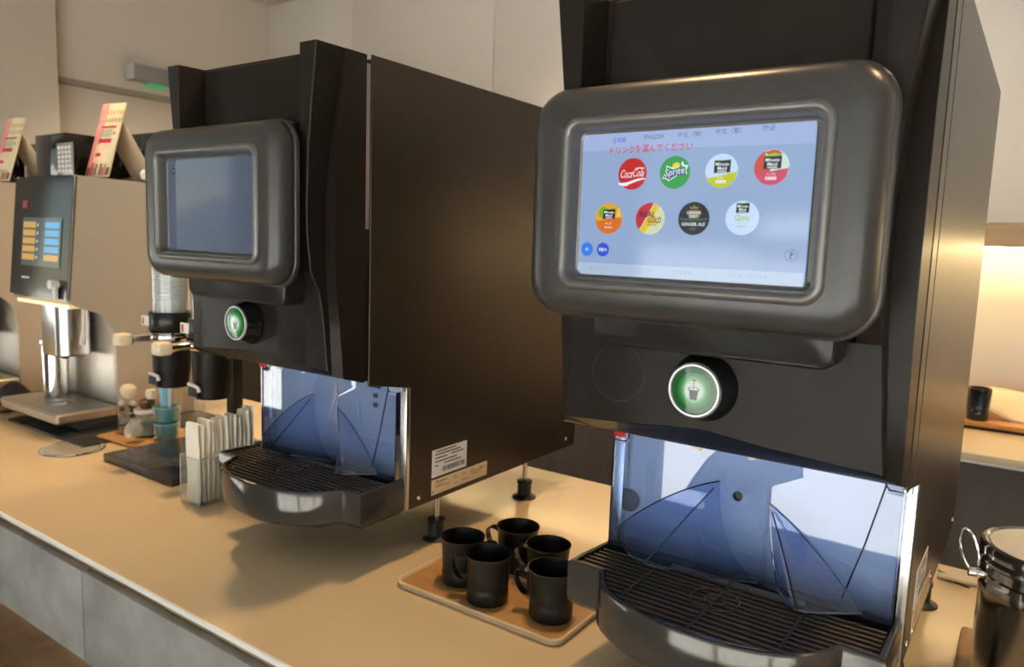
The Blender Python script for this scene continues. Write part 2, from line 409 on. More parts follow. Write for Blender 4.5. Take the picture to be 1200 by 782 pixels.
for (x, y, w_) in ((-24, -88, 9), (18, -90, 11)):
    e_ = empty('lodge', (x, y, -.1), 'brown wooden lodge with snowy roof %s outside the window' % ('left' if x < 0 else 'right'), 'building')
    bm = new(); box(bm, -w_ / 2, w_ / 2, -3, 3, 0, 3.2); obj('wall', bm, LODG, e_)
    bm = new(); P = [(-3.6, 3.0), (3.6, 3.0), (0, 5.4)]
    loft(bm, [[(-w_ / 2 - .4, p[0], p[1]) for p in P], [(w_ / 2 + .4, p[0], p[1]) for p in P]], cap0=True, cap1=True); obj('roof', bm, SNOW, e_)
for i, x in enumerate((-3.9, 3.4)):
    bm = new(); lathe(bm, [(.07, -.3), (.05, 5)], (x, -17 - 3 * i, 0), 8)
    simple('lamp_post', bm, DARKTRIM, 'slim grey post on the snow %s outside the window' % ('nearer' if i == 0 else 'farther'), 'post')

# exit sign on the left wall
ex = empty('exit_sign', (XL, 1.87, 2.02), 'small grey emergency exit light box high on the left wall', 'sign')
bm = new(); box(bm, .002, .07, -.10, .085, -.022, .045, .004); obj('housing', bm, mat('sign_grey', (.20, .20, .20), .4, var=.05), ex)
bm = new(); box(bm, .004, .045, -.02, .06, -.034, -.022, .002); obj('green_lens', bm, mat('green_glow', (.05, .3, .12), .4, emit=(.10, .8, .25), es=.22), ex)
bm = new(); box(bm, .006, .072, -.104, -.1, -.02, .043, .001); obj('end_cap', bm, mat('sign_pale', (.55, .55, .53), .4, var=.05), ex)

# ------------------------------------------------------------------ the service counter
sc = empty('service_counter', (-1.2, .9, 0), 'long cream topped service counter with grey concrete front carrying the machines', 'counter')
o_ = (1.2, -.9, 0)
bm = new(); box(bm, -4.4, 2.2, .4905, 1.262, .8925, .9, .0015); obj('worktop', bm, COUNTER, sc, off=o_)
bm = new(); box(bm, -4.4, 2.2, .4865, .4905, .8935, .9005, .0008); obj('edge_strip', bm, EDGEW, sc, label='thin white front edge strip', off=o_)
bm = new(); box(bm, -4.4, 2.2, .4945, .53, .84, .8925, .0006); obj('substrate', bm, SUBST, sc, label='brown recessed band', off=o_)
cs = [-4.4, -3.45, -2.25, -1.047, .155, 1.36, 2.2]
for a, b in zip(cs, cs[1:]):
    bm = new(); box(bm, a + .0012, b - .0012, .480, .4945, .750, .8835, .0018); obj('concrete_panel', bm, CONC, sc, off=o_)
bm = new(); box(bm, -4.4, 2.2, .50, .56, .755, .84); obj('rail', bm, DARKTRIM, sc, off=o_)
for x in (-4.2, -2.6, .6, 1.9):
    bm = new(); box(bm, x - .04, x + .04, 1.14, 1.22, 0, .8925, .002); obj('leg', bm, DARKTRIM, sc, off=o_)
    bm = new(); box(bm, x - .03, x + .03, .56, 1.14, .80, .8925, .002); obj('bearer', bm, DARKTRIM, sc, off=o_)

# back counter with lit niche
bc = empty('back_counter', (-.4, 2.35, 0), 'low dark fronted back counter with cream top under the lit niche', 'counter')
o_ = (.4, -2.35, 0)
bm = new(); box(bm, XL + .02, 3.0, 2.06, 2.6, 0.0, .876); obj('base', bm, WALNUT, bc, off=o_)
bm = new(); box(bm, XL + .02, 3.0, 2.045, 2.618, .882, .9, .001); obj('worktop', bm, COUNTER, bc, off=o_)
bm = new(); box(bm, XL + .02, 3.0, 2.048, 2.1, .876, .882); obj('edge_strip', bm, EDGEW, bc, off=o_)

# tray, paper liner and cup on the back counter
bt = empty('serving_tray', (.28, 2.44, .9), 'orange wooden tray on the back counter at the right edge', 'tray')
bm = new(); box(bm, -.42, .5, -.10, .12, .008, .022, .004); obj('tray_base', bm, wood_mat('orange_wood', (.50, .22, .07), (.62, .30, .10), .4, (2, 30, 30), 2), bt)
bm = new(); box(bm, -.41, .49, -.09, .11, 0, .008, .001); obj('underside', bm, DARKTRIM, bt)
bm = new(); rows = []
for i in range(25):
    u = i / 24; x = -.115 + u * .62; row = []
    lowz = .955 - .038 / (1 + math.exp(-(u - .11) * 40)) * 1.0 + .0
    for j in range(9):
        v = j / 8; topz = .992 - .012 * u + .004 * math.sin(u * 16)
        z = lowz + (topz - lowz) * v if lowz < topz else topz
        row.append((x, 2.395 + .11 * v + .010 * math.sin(u * 11), max(z, .9235) + .004 * math.sin(v * PI) ))
    rows.append(row)
loft(bm, rows, closed=False)
lo = simple('paper_liner', bm, mat('kraft_paper', (.74, .58, .38), .8, var=.06, scale=20), 'wavy sheet of kraft paper lying on the orange tray at the right', 'paper')
sm = lo.modifiers.new('t', 'SOLIDIFY'); sm.thickness = .0012
bm = new(); lathe(bm, [(.026, 0), (.030, .085), (.028, .088), (.024, .088), (.022, .006)], (-.088, 2.375, .9225), 24)
simple('black_cup', bm, GLOSSB, 'black cup standing on the orange wooden tray by the paper', 'cup')

# ------------------------------------------------------------------ drink dispensers
def lerp(tab, z):
    for (z0, a), (z1, b) in zip(tab, tab[1:]):
        if z0 <= z <= z1:
            t = (z - z0) / (z1 - z0); t = t * t * (3 - 2 * t) * .5 + t * .5
            return [p + (q - p) * t for p, q in zip(a, b)]
    return tab[0][1] if z < tab[0][0] else tab[-1][1]
#        z      inset  y1(front) y2(step) y3(rear of facet) wi(inner x) yr(recess) yw(front at inner x)
DOORT = [(1.17, (.008, .627, .633, .645, .040, .6195, .6205)),
         (1.25, (.014, .624, .633, .637, .040, .6195, .6205)),
         (1.29, (.017, .620, .632, .632, .038, .6200, .6205)),
         (1.315, (.018, .607, .630, .630, .034, .632, .606)),
         (1.38, (.019, .601, .629, .628, .032, .6365, .601)),
         (1.47, (.014, .600, .632, .629, .030, .638, .600)),
         (1.53, (.007, .600, .638, .637, .030, .638, .600)),
         (1.584, (.0008, .600, .644, .645, .030, .638, .600))]
WMAC = .310
def machine(name, X, rz, lit, label):
    root = empty(name, (X, .60, .9), label, 'drink dispenser', 'touch screen drink dispensers on the counter', rz)
    OFF = (0, -.60, -.9)
    def P(n, bm, m, parent=root, **k): return obj(n, bm, m, parent, off=OFF, **k)
    W = WMAC
    # cabinet
    bm = new(); box(bm, .003, W - .003, .690, 1.236, 1.196, 1.582, .002); box(bm, .003, W - .003, .785, 1.236, 1.15, 1.2); box(bm, .003, W - .003, .785, 1.236, .978, 1.151, .002)
    P('cabinet', bm, BLACK)
    for s, x0 in ((0, 0.0), (1, W - .003)):
        P_ = [(.688, 1.586), (1.240, 1.586), (1.240, .973), (.770, .973), (.770, 1.152), (.688, 1.166)]
        bm = new(); rings = [[(x0, p[0], p[1]) for p in P_], [(x0 + .003, p[0], p[1]) for p in P_]]
        loft(bm, rings, cap0=True, cap1=True)
        es = [e for e in bm.edges if abs(e.verts[0].co.x - e.verts[1].co.x) < 1e-6]
        bmesh.ops.bevel(bm, geom=es, offset=.0008, segments=1, affect='EDGES')
        sp = P('side_panel', bm, PANELM)
        if s:
            # thin seam, screws and stickers on the visible side
            for (y, z) in ((.790, .986), (1.208, .990)):
                bm = new(); lathe(bm, [(.0035, 0), (.003, .0012)], (W, y, z), 12, axis='x'); P('screw', bm, STEEL, sp)
            if lit:
                bm = new(); box(bm, W - .0002, W + .0004, .7185, .7200, 1.155, 1.584); P('seam', bm, INK, sp)
            bm = new(); e = .0006
            box(bm, W, W + e, .818, .900, 1.0085, 1.050, mi=0)
            y_ = W + e + .0002
            for k, (yy, zz, ln) in enumerate(((.826, 1.046, .048), (.824, 1.0415, .060), (.824, 1.036, .028), (.862, 1.037, .03), (.824, 1.0305, .052), (.846, 1.0255, .040), (.824, 1.0245, .008))):
                poly(bm, [(yy, zz), (yy + ln, zz), (yy + ln, zz + .0018), (yy, zz + .0018)], y_, 1, 'yz')
            yy = .842
            while yy < .894:
                b_ = random.choice((.0005, .0009, .0013)); poly(bm, [(yy, 1.0135), (yy + b_, 1.0135), (yy + b_, 1.0215), (yy, 1.0215)], y_, 1, 'yz'); yy += b_ + random.choice((.0005, .0009))
            P('rating_label', bm, [LABW, INK], sp, label='white barcode label', recalc=False)
            bm = new(); box(bm, W, W + e, .818, .955, .9815, 1.0045, mi=0)
            text(bm, 'Panasonic', .841, 1.0005, .0042, y_, 1, width=.026, off=.012, plane='yz')
            for k, (yy, zz, ln) in enumerate(((.826, .9945, .020), (.826, .9915, .036), (.870, .999, .006), (.868, .996, .010), (.890, .9985, .009), (.891, .9955, .007), (.912, .9985, .01), (.912, .995, .03), (.914, .991, .02), (.934, .999, .009), (.934, .9965, .012), (.89, .988, .016), (.87, .987, .010))):
                poly(bm, [(yy, zz), (yy + ln, zz), (yy + ln, zz + .0012), (yy, zz + .0012)], y_, 2, 'yz')
            P('maker_plate', bm, [LINEN, INK, mat('brown_ink', (.25, .15, .08), .6, var=.05)], sp, label='cream maker plate', recalc=False)
            for (y, z) in ((.8205, .9865), (.9505, .997)):
                bm = new(); lathe(bm, [(.0022, 0), (.0018, .0012)], (W + e, y, z), 10, axis='x'); P('rivet', bm, STEEL, sp)
    # pale strip in the gap behind the door
    for gx in (.004, W - .008):
        bm = new(); box(bm, gx, gx + .004, .6795, .689, 1.37, 1.575); P('gap_strip', bm, mat('pinkish_strip', (.42, .31, .26), .5, var=.05))

    bm = new(); box(bm, .006, W - .006, .6795, .690, 1.196, 1.37); P('gap_filler', bm, BLACK)  # added dark filler, keeps the gap behind the door dark
    for gx in (.003, W - .0075):
        bm = new(); box(bm, gx, gx + .0045, .681, .689, 1.172, 1.37); P('side_gap_filler', bm, BLACKS)  # added dark filler hiding the pale plate inside the gap
    # door: sections from bottom to top
    zs = [1.19, 1.21, 1.23, 1.25, 1.275, 1.292, 1.302, 1.315, 1.33, 1.36, 1.40, 1.44, 1.47, 1.50, 1.53, 1.56, 1.584]
    rows = []
    for zi, z in enumerate(zs):
        i, y1, y2, y3, wi, yr, yw = lerp(DOORT, z)
        half = [(.030, .679), (.024, .679), (0.0, .679), (0.0, y3), (i, y2), (i + .0008, y1 + .0015), (i + .0025, y1), (wi, yw), (wi + .0035, yr), (wi + .06, yr)]
        sec = half + [(W / 2, yr)] + [(W - x, y) for x, y in reversed(half)]
        if zi == 0:
            zz = [1.206, 1.171, 1.171, 1.181, 1.186, 1.190, 1.1915, 1.1945, 1.1950, 1.1985]
            zz = zz + [1.2040] + list(reversed(zz))
        else: zz = [z] * len(sec)
        rows.append([(p[0], p[1], q) for p, q in zip(sec, zz)])
    bm = new(); loft(bm, rows, cap0=True, cap1=True); P('door', bm, BLACK, ang=24)
    # upper front panel between the wings
    bm = new(); loft(bm, [rrect(.150, 1.44, .222, .28, .001, .6385), rrect(.150, 1.44, .222, .28, .003, .6335), rrect(.150, 1.44, .219, .277, .003, .632)], cap1=True)
    bmesh.ops.translate(bm, verts=bm.verts, vec=(.001, 0, 0))
    P('front_panel', bm, BLACK)
    # neck and tab behind the touch panel
    bm = new(); rr = lambda y, ins: rrect(.162, 1.385, .206 - ins, .226 - ins, .012, y)
    loft(bm, [rr(.640, 0), rr(.594, 0), rr(.591, .002), rr(.5895, .005)], cap1=True); P('mounting_neck', bm, BLACKS)
    # touch panel housing
    cx, cz, w_, h = .148, 1.3955, .292, .200
    lv = [(0.012, .594), (.003, .591), (.0006, .589), (0, .587), (0, .584), (.0010, .5828), (.0034, .5826), (.0034, .5812), (.0026, .5802), (.0025, .577), (.0034, .570), (.0062, .564), (.0105, .5592), (.0165, .5564), (.024, .5553), (.036, .5548)]
    rings = [rrect(cx, cz, w_ - 2 * a, h - 2 * a, max(.012, .034 - a * .75), y, 9) for a, y in lv]
    bm = new(); loft(bm, rings, cap0=True)
    lw, lh = .218, .142; lcx = .1515; lcz = 1.3935
    bmr = [rrect(lcx, lcz, lw, lh, .0150, .5552, 9), rrect(lcx, lcz, lw - .012, lh - .012, .012, .567, 9)]
    # join housing face to lip outline
    loft(bm, [rings[-1], rrect(lcx, lcz, lw + .002, lh + .002, .0152, .5550, 9)])
    bmesh.ops.remove_doubles(bm, verts=bm.verts, dist=1e-5)
    hs = P('touch_panel_housing', bm, HOUSING, ang=50)
    lvl = [(-.001, .5556), (0, .5535), (.0014, .5515), (.004, .5508), (.0065, .5522), (.0085, .556), (.0095, .561), (.0105, .5655), (.0150, .5675)]
    bm = new(); loft(bm, [rrect(lcx, lcz, lw - 2 * a, lh - 2 * a, max(.003, .0150 - a * .8), y, 9) for a, y in lvl]); P('screen_surround', bm, LIP, hs, ang=50)
    # screen glass / display
    sx0, sx1, sz0, sz1 = .0518, .2442, 1.3335, 1.4545; ys = .5665
    bm = new(); box(bm, sx0, sx1, ys, ys + .003, sz0, sz1)
    if lit:
        sm_ = emis('display_blue', (.30, .42, .66), .92)
    else:
        sm_ = mat('display_idle', (.02, .022, .03), .07, emit=(.075, .095, .15), es=.8)
    scn = P('display', bm, sm_, label='lit light blue menu display' if lit else 'dim grey blue idle display')
    y = ys - .00015; y2 = y - .0001; y3 = y2 - .0001; y4 = y3 - .0001
    def E(n, c, k=1.0): return emis('print_' + n, c, k)
    wht, blk, red = E('white', (.8, .85, .92), 1), E('black', (.012, .012, .015), 1), E('red', (.55, .018, .02), 1)
    if not lit:
        bm = new(); disc(bm, .0685, 1.4375, .0045, y, 0); disc(bm, .0685, 1.4375, .0022, y2, 1)
        P('menu_icon', bm, [blk, E('dimgrey', (.15, .15, .15))], scn, recalc=False)
    else:
        grey = E('grey', (.10, .13, .22)); blue = E('blue', (.03, .12, .75)); rtxt = E('redtext', (.62, .04, .07))
        bm = new(); poly(bm, [(sx0, 1.4385), (sx1, 1.4365), (sx1, sz1), (sx0, sz1)], y + .00005, 0)
        P('header_band', bm, [E('header', (.37, .47, .75), .95)], scn, recalc=False)
        bm = new()
        for s, x, z, w2, mi in (('日本語', .0895, 1.4463, .0115, 1), ('ENGLISH', .1200, 1.4474, .0165, 0), ('中文（簡）', .1502, 1.4477, .0200, 0), ('中文（繁）', .1810, 1.4485, .0200, 0), ('한글', .2110, 1.4490, .0095, 0)):
            text(bm, s, x, z, .0036 if 'E' in s else .0042, y2, mi, width=w2, off=.0)
        P('language_row', bm, [grey, blue], scn, recalc=False)
        bm = new()
        text(bm, 'ドリンク', .0810, 1.4380, .0056, y2, 0, width=.0225, off=.012, align='l')
        text(bm, 'を選んでください', .1043, 1.4385, .0062, y2, 0, width=.0490, off=.008, align='l')
        P('heading_text', bm, [rtxt], scn, recalc=False)
        R_ = .0128
        icon_names = 'drink_button'
        def seg_poly(cx, cz, f, above=True, n=14, r=R_):
            # part of the disc above / below curve z=f(u), u in -1..1
            P_ = []
            for k in range(n + 1):
                u = -1 + 2 * k / n
                zc = f(u); lim = math.sqrt(max(0, 1 - u * u)); zc = max(-lim, min(lim, zc)); P_.append((u, zc))
            for k in range(n, -1, -1):
                u = -1 + 2 * k / n; lim = math.sqrt(max(0, 1 - u * u)); P_.append((u, lim if above else -lim))
            out = []
            for p in P_:
                q = (cx + p[0] * r, cz + p[1] * r)
                if not out or (abs(out[-1][0] - q[0]) + abs(out[-1][1] - q[1])) > 1e-6: out.append(q)
            if abs(out[0][0] - out[-1][0]) + abs(out[0][1] - out[-1][1]) < 1e-6: out.pop()
            return out
        def mm_badge(bm, x, z, wid, ib, iw, ig):
            hgt = wid * .72
            poly(bm, [(x - wid / 2, z - hgt / 2), (x + wid / 2, z - hgt / 2 + .0003), (x + wid / 2 + .0002, z + hgt / 2 + .0003), (x, z + hgt / 2 - .0002), (x - wid / 2 + .0002, z + hgt / 2)], y2, ib)
            poly(bm, [(x - wid / 2 + .0002, z + hgt / 2), (x, z + hgt / 2 - .0002), (x + wid / 2, z + hgt / 2 + .0003), (x + wid / 2, z + hgt / 2 + .0009), (x, z + hgt / 2 + .0003), (x - wid / 2 + .0002, z + hgt / 2 + .0006)], y2, ig)
            text(bm, 'Minute', x, z + hgt * .22, hgt * .28, y3, iw, width=wid * .80, off=.012)
            text(bm, 'Maid', x, z - hgt * .12, hgt * .28, y3, iw, width=wid * .56, off=.012)
            poly(bm, [(x - wid * .28, z - hgt * .41), (x + wid * .28, z - hgt * .41), (x + wid * .28, z - hgt * .34), (x - wid * .28, z - hgt * .34)], y3, iw)
        # red cola
        bm = new(); x, z = .1027, 1.4186; disc(bm, x, z, R_, y, 0)
        text(bm, 'Coca', x - .0052, z + .0002, .0064, y3, 1, width=.0104, shear=.45, off=.0)
        poly(bm, [(x - .0012, z + .0006), (x + .0010, z + .0008), (x + .0010, z + .0014), (x - .0012, z + .0012)], y3, 1)
        text(bm, 'Cola', x + .0056, z + .0008, .0064, y3, 1, width=.0096, shear=.45, off=.0)
        poly(bm, [(x - .0105, z - .0028), (x - .004, z - .0034), (x + .004, z - .0026), (x + .0, z - .0031), (x - .007, z - .0033)], y3, 1)
        poly(bm, [(x + .001, z + .0042), (x + .006, z + .0050), (x + .0108, z + .0046), (x + .0105, z + .0040), (x + .005, z + .0042)], y3, 1)
        rib = []
        for k in range(13):
            u = -1 + k / 6; rib.append((x + R_ * u * .975, z - .0058 + .0018 * math.sin(u * 2.2)+ .0004 ))
        rib2 = [(p[0], p[1] - .0020 * (1 - ((p[0] - x) / R_ * .98) ** 2) - (.0012 if p[0] < x - .003 else .0002)) for p in rib]
        poly(bm, rib + list(reversed(rib2)), y2, 1)
        P(icon_names, bm, [red, wht], scn, label='red round cola button', recalc=False)
        # green lemon-lime
        bm = new(); x, z = .1396, 1.4188; disc(bm, x, z, R_, y, 0)
        star = [(-.86, -.42), (-.62, .02), (-.58, .52), (-.1, .30), (.35, .45), (.50, .82), (.62, .52), (.92, .48), (.78, .15), (.86, -.12), (.35, -.14), (-.1, -.42), (-.4, -.62), (-.56, -.45)]
        disc(bm, x + .0012, z + .0042, .0036, y2 + .00005, 3)
        poly(bm, [(x + a * R_ * .95, z + b * R_ * .85) for a, b in star], y2, 1)
        poly(bm, [(x + .0 + (a - .04) * R_ * .83, z + (b - .02) * R_ * .71) for a, b in star], y2 - .00005, 0)
        for dx_, dz_ in ((.0006, -.0005), (-.0005, -.0004), (.0006, .0003), (.0009, -.0008)): text(bm, 'Sprite', x + dx_, z - .0002 + dz_, .0074, y4, 2, width=.0172, shear=.2, off=.02, rot=.16)
        text(bm, 'Sprite', x, z - .0002, .0070, y4 - .0001, 1, width=.0168, shear=.2, off=.006, rot=.16)
        P(icon_names, bm, [E('green', (.03, .32, .06)), wht, E('navy', (.015, .03, .22)), E('yellow', (.75, .65, .02))], scn, label='green round lemon-lime button', recalc=False)
        # lemon juice
        bm = new(); x, z = .1775, 1.4191; disc(bm, x, z, R_, y, 0)
        poly(bm, seg_poly(x, z, lambda u: -.24 + .14 * math.sin(u * 1.8 - .2), False), y2, 1)
        mm_badge(bm, x + .0004, z + .0030, .0128, 2, 3, 4)
        text(bm, 'レモン', x, z - .0053, .0018, y3, 3, width=.0052, off=.012)
        poly(bm, [(x - .004, z - .0092), (x + .004, z - .0092), (x + .004, z - .0071), (x - .004, z - .0071)], y3, 3)
        text(bm, '果汁100%', x, z - .0082, .0014, y4, 1, width=.0068, off=.02)
        lime = E('lime', (.52, .55, .005)); pal = E('pale', (.55, .70, .92))
        P(icon_names, bm, [pal, lime, blk, wht, E('leaf', (.15, .5, .04))], scn, label='white and yellow lemon button', recalc=False)
        # apple
        bm = new(); x, z = .2150, 1.4206; disc(bm, x, z, R_, y, 0)
        poly(bm, clip_poly([(x + R_ * math.cos(a * PI / 18), z + R_ * math.sin(a * PI / 18)) for a in range(36)], [(1, .35, x + .35 * z - .0016)]), y - .00003, 5)
        poly(bm, [(x - .006, z + .0112), (x - .001, z + .0080), (x + .004, z + .0090), (x + .0075, z + .0095), (x + .004, z + .0120), (x, z + .0126)], y2 + .00004, 5)
        poly(bm, [(x - .004, z + .0060), (x + .006, z + .0064), (x + .0064, z + .0090), (x + .001, z + .0105), (x - .004, z + .0090)], y2 + .00002, 4)
        poly(bm, seg_poly(x, z, lambda u: -.20 + .12 * math.sin(u * 1.8 - .2), False), y2, 1)
        mm_badge(bm, x + .0004, z + .0034, .0128, 2, 3, 4)
        text(bm, 'アップル', x, z - .0050, .0019, y3, 3, width=.0066, off=.012)
        poly(bm, [(x - .004, z - .0090), (x + .004, z - .0090), (x + .004, z - .0068), (x - .004, z - .0068)], y3, 3)
        text(bm, '果汁100%', x, z - .0079, .0014, y4, 1, width=.0068, off=.02)
        P(icon_names, bm, [E('palegreen', (.60, .74, .70)), E('pink', (.60, .06, .13)), blk, wht, E('leaf2', (.25, .55, .03)), E('applered', (.60, .07, .04))], scn, label='pink and red apple button', recalc=False)
        # orange
        bm = new(); x, z = .0829, 1.3824; disc(bm, x, z, R_, y, 0)
        poly(bm, seg_poly(x, z, lambda u: -.05 + .12 * math.sin(u * 1.6), False), y2, 1)
        disc(bm, x - .0052, z + .0050, .0046, y - .00004, 4, 20)
        mm_badge(bm, x + .0002, z + .0034, .0112, 2, 3, 4)
        for k in range(5): poly(bm, [(x + .0066, z - .001), (x + .0118 - k * .0004, z + .0012 + k * .0018), (x + .0112 - k * .0006, z + .0018 + k * .0018)], y - .00005, 5)
        text(bm, 'オレンジ', x, z - .0042, .0017, y3, 3, width=.0060, off=.012)
        text(bm, '果汁100%', x, z - .0074, .0018, y3, 3, width=.0066, off=.012)
        P(icon_names, bm, [E('gold', (.70, .36, .03)), E('orange', (.68, .15, .015)), blk, wht, E('leaf3', (.18, .40, .02)), E('paleor', (.8, .6, .15))], scn, label='orange juice button', recalc=False)
        # energy
        bm = new(); x, z = .1207, 1.3825; disc(bm, x, z, R_, y, 0)
        full = [(x + R_ * math.cos(a * PI / 18), z + R_ * math.sin(a * PI / 18)) for a in range(36)]
        def band(lo, hi): return clip_poly(full, [(1, -.55, x - .55 * z + hi), (-1, .55, -(x - .55 * z) - lo)])
        poly(bm, band(-.03, -.0042), y2 + .00004, 1); poly(bm, band(-.0034, .0022), y2 + .00004, 2)
        poly(bm, [(x - .0100, z - .0080), (x + .0010, z - .0014), (x - .0016, z - .0020), (x + .0110, z + .0032), (x + .0020, z - .0060), (x + .0034, z - .0044)], y2, 2)
        text(bm, 'REAL', x - .0026, z + .0036, .0046, y3, 3, width=.0140, shear=.15, off=.02)
        text(bm, 'GOLD', x + .0038, z - .0012, .0044, y3, 3, width=.0120, shear=.12, off=.02)
        text(bm, 'ENERGY PUNCH', x + .002, z - .0050, .0013, y3, 3, width=.0090)
        P(icon_names, bm, [E('cream', (.60, .66, .42)), E('crimson', (.50, .015, .03)), E('amber', (.75, .50, .01)), E('darknavy', (.01, .01, .05))], scn, label='red and yellow energy drink button', recalc=False)
        # ginger ale
        bm = new(); x, z = .1577, 1.3830; disc(bm, x, z, R_, y, 0)
        poly(bm, seg_poly(x, z, lambda u: -.02 - .10 * (1 - u * u), True), y2 + .00006, 4)
        poly(bm, seg_poly(x, z, lambda u: .05 - .10 * (1 - u * u), True), y2 + .00003, 0)
        # crest
        poly(bm, [(x - .0042, z + .0002), (x + .0042, z + .0002), (x + .0052, z + .0034), (x + .0044, z + .0064), (x - .0044, z + .0064), (x - .0052, z + .0034)], y2, 1)
        poly(bm, [(x - .0032, z + .0074), (x - .0038, z + .0094), (x - .0018, z + .0086), (x, z + .0104), (x + .0018, z + .0086), (x + .0038, z + .0094), (x + .0032, z + .0074)], y2, 1)
        text(bm, 'CANADA', x, z + .0046, .0022, y3, 2, width=.0120, off=.012)
        text(bm, 'DRY', x, z + .0017, .0022, y3, 2, width=.0060, off=.012)
        text(bm, 'GINGER ALE', x, z - .0044, .0026, y3, 2, width=.0190, off=.015)
        text(bm, 'DRY', x, z - .0080, .0018, y3, 1, width=.0052, off=.01)
        P(icon_names, bm, [blk, E('brass', (.25, .19, .09)), wht, E('dkgreen', (.02, .10, .04)), E('midgreen', (.04, .17, .08))], scn, label='black ginger ale button', recalc=False)
        # pale grape
        bm = new(); x, z = .1958, 1.3838; disc(bm, x, z, R_, y, 0)
        mm_badge(bm, x, z + .0072, .0098, 2, 3, 4)
        text(bm, 'Qoo', x, z - .0000, .0052, y3, 1, width=.0110, off=.012)
        text(bm, 'すっきり白ぶどう', x, z - .0034, .0011, y3, 1, width=.0110)
        text(bm, '果汁20%', x, z - .0062, .0016, y3, 1, width=.0062, off=.012)
        poly(bm, [(x - .0012, z + .0033), (x + .0012, z + .0033), (x + .0012, z + .0037), (x - .0012, z + .0037)], y3, 1)
        P(icon_names, bm, [pal, E('qgreen', (.36, .52, .02)), blk, wht, E('leaf4', (.15, .5, .04))], scn, label='pale button with green lettering', recalc=False)
        # water buttons and help
        for (x, z, s, c, n_) in ((.0635, 1.3562, '水', (.03, .20, .78), 'azure'), (.0788, 1.3563, '炭酸水', (.02, .08, .62), 'cobalt')):
            bm = new(); disc(bm, x, z, .0058, y, 0, 28); text(bm, s, x, z, .0032, y2, 1, width=.0032 if len(s) == 1 else .0080, off=.01)
            P('small_drink_button', bm, [E(n_, c), wht], scn, label='blue round button marked ' + s, recalc=False)
        bm = new(); x, z = .2337, 1.3572
        loft(bm, [[(x + r * math.cos(2 * PI * k / 32), y, z + r * math.sin(2 * PI * k / 32)) for k in range(32)] for r in (.0042, .0045)])
        text(bm, '?', x, z, .0050, y2, 0, width=.0030, off=.02); P('help_button', bm, [grey], scn, recalc=False)
        bm = new(); poly(bm, [(sx0 + .001, 1.3345), (sx1 - .001, 1.3345), (sx1 - .001, 1.3448), (sx0 + .001, 1.3448)], y, 0)
        for s, x, w2 in (('全てのドリンク', .077, .021), ('フレーバー', .118, .018), ('おすすめ', .151, .016), ('ランキングベスト', .203, .030)):
            text(bm, s, x, 1.3405, .0034, y2, 1, width=w2)
        P('footer_tabs', bm, [E('footer', (.42, .54, .72), .95), E('footgrey', (.28, .37, .52))], scn, recalc=False)
    # round selector knob
    kx, kz = .155, 1.2415
    bm = new(); lathe(bm, [(.030, .626), (.030, .6185), (.0285, .615), (.0262, .608), (.0245, .600), (.0236, .598), (.0225, .598)], (kx, 0, kz), 40, axis='y', cap0=True, cap1=True)
    kn = P('pour_button', bm, GLOSSB)
    bm = new(); lathe(bm, [(.0232, .5985), (.0230, .5965), (.0222, .5956), (.0208, .5956), (.0200, .5968), (.0200, .5985)], (kx, 0, kz), 40, axis='y', cap0=False, cap1=False)
    P('chrome_ring', bm, mat('silver_ring', (.42, .42, .41), .3, metal=.6, var=.03), kn)
    bm = new()
    dm = []
    cols = [((.50, .62, .50), 0.0), ((.50, .62, .50), .0085), ((.16, .42, .18), .0105), ((.03, .25, .06), .0135), ((.012, .12, .03), .0200)]
    for k, (rr_, c) in enumerate(((.0085, 0), (.0098, 1), (.0114, 2), (.0140, 3), (.0165, 4), (.0201, 5))):
        pass
    rad = [0.0005, .0078, .0090, .0104, .0122, .0148, .0202]
    mats_ = [emis('glow_a', (.50, .58, .50)), emis('glow_b', (.33, .48, .34)), emis('glow_c', (.17, .38, .18)), emis('glow_d', (.06, .28, .08)), emis('glow_e', (.02, .18, .035)), emis('glow_f', (.008, .09, .018)), blk]
    for k in range(6):
        loft(bm, [[(kx + r * math.cos(2 * PI * q / 36), .5972 - .0010 * (1 - (r / .0202) ** 2), kz + r * math.sin(2 * PI * q / 36)) for q in range(36)] for r in (rad[k], rad[k + 1])], mi=k, cap0=(k == 0))
    yk = .5960; 
    poly(bm, [(kx - .0040, kz + .0005), (kx + .0040, kz + .0005), (kx + .0030, kz - .0080), (kx - .0030, kz - .0080)], yk, 6)
    loft(bm, [[(kx + r * .0050 * math.cos(2 * PI * q / 24), yk - .0001, kz + .0012 + r * .0019 * math.sin(2 * PI * q / 24)) for q in range(24)] for r in (.8, 1.0)], mi=6)
    poly(bm, [(kx - .0003, kz + .001), (kx + .0003, kz + .001), (kx + .0003, kz + .0088), (kx - .0003, kz + .0088)], yk - .0001, 6)
    poly(bm, [(kx - .0022, kz + .0086), (kx + .0022, kz + .0086), (kx + .0018, kz + .0094), (kx - .0018, kz + .0094)], yk - .0001, 6)
    P('glowing_face', bm, mats_, kn, label='green glowing face with cup symbol', recalc=False)
    # faint round outline on the door, left of the button
    bm = new(); loft(bm, [[(.072 + r * math.cos(2 * PI * k / 40), .6193, 1.243 + r * math.sin(2 * PI * k / 40)) for k in range(40)] for r in (.0262, .0268)])
    P('round_outline', bm, mat('outline_brown', (.028, .022, .017), .5, var=.05), recalc=False)
    # underside: red plate, bracket, nozzles, back sheet
    bm = new(); box(bm, .022, .080, .690, .745, 1.182, 1.1895, .003); P('red_plate', bm, RED)
    bm = new(); box(bm, .008, .0215, .742, .746, 1.148, 1.185, .001)
    br = P('bracket', bm, RED)
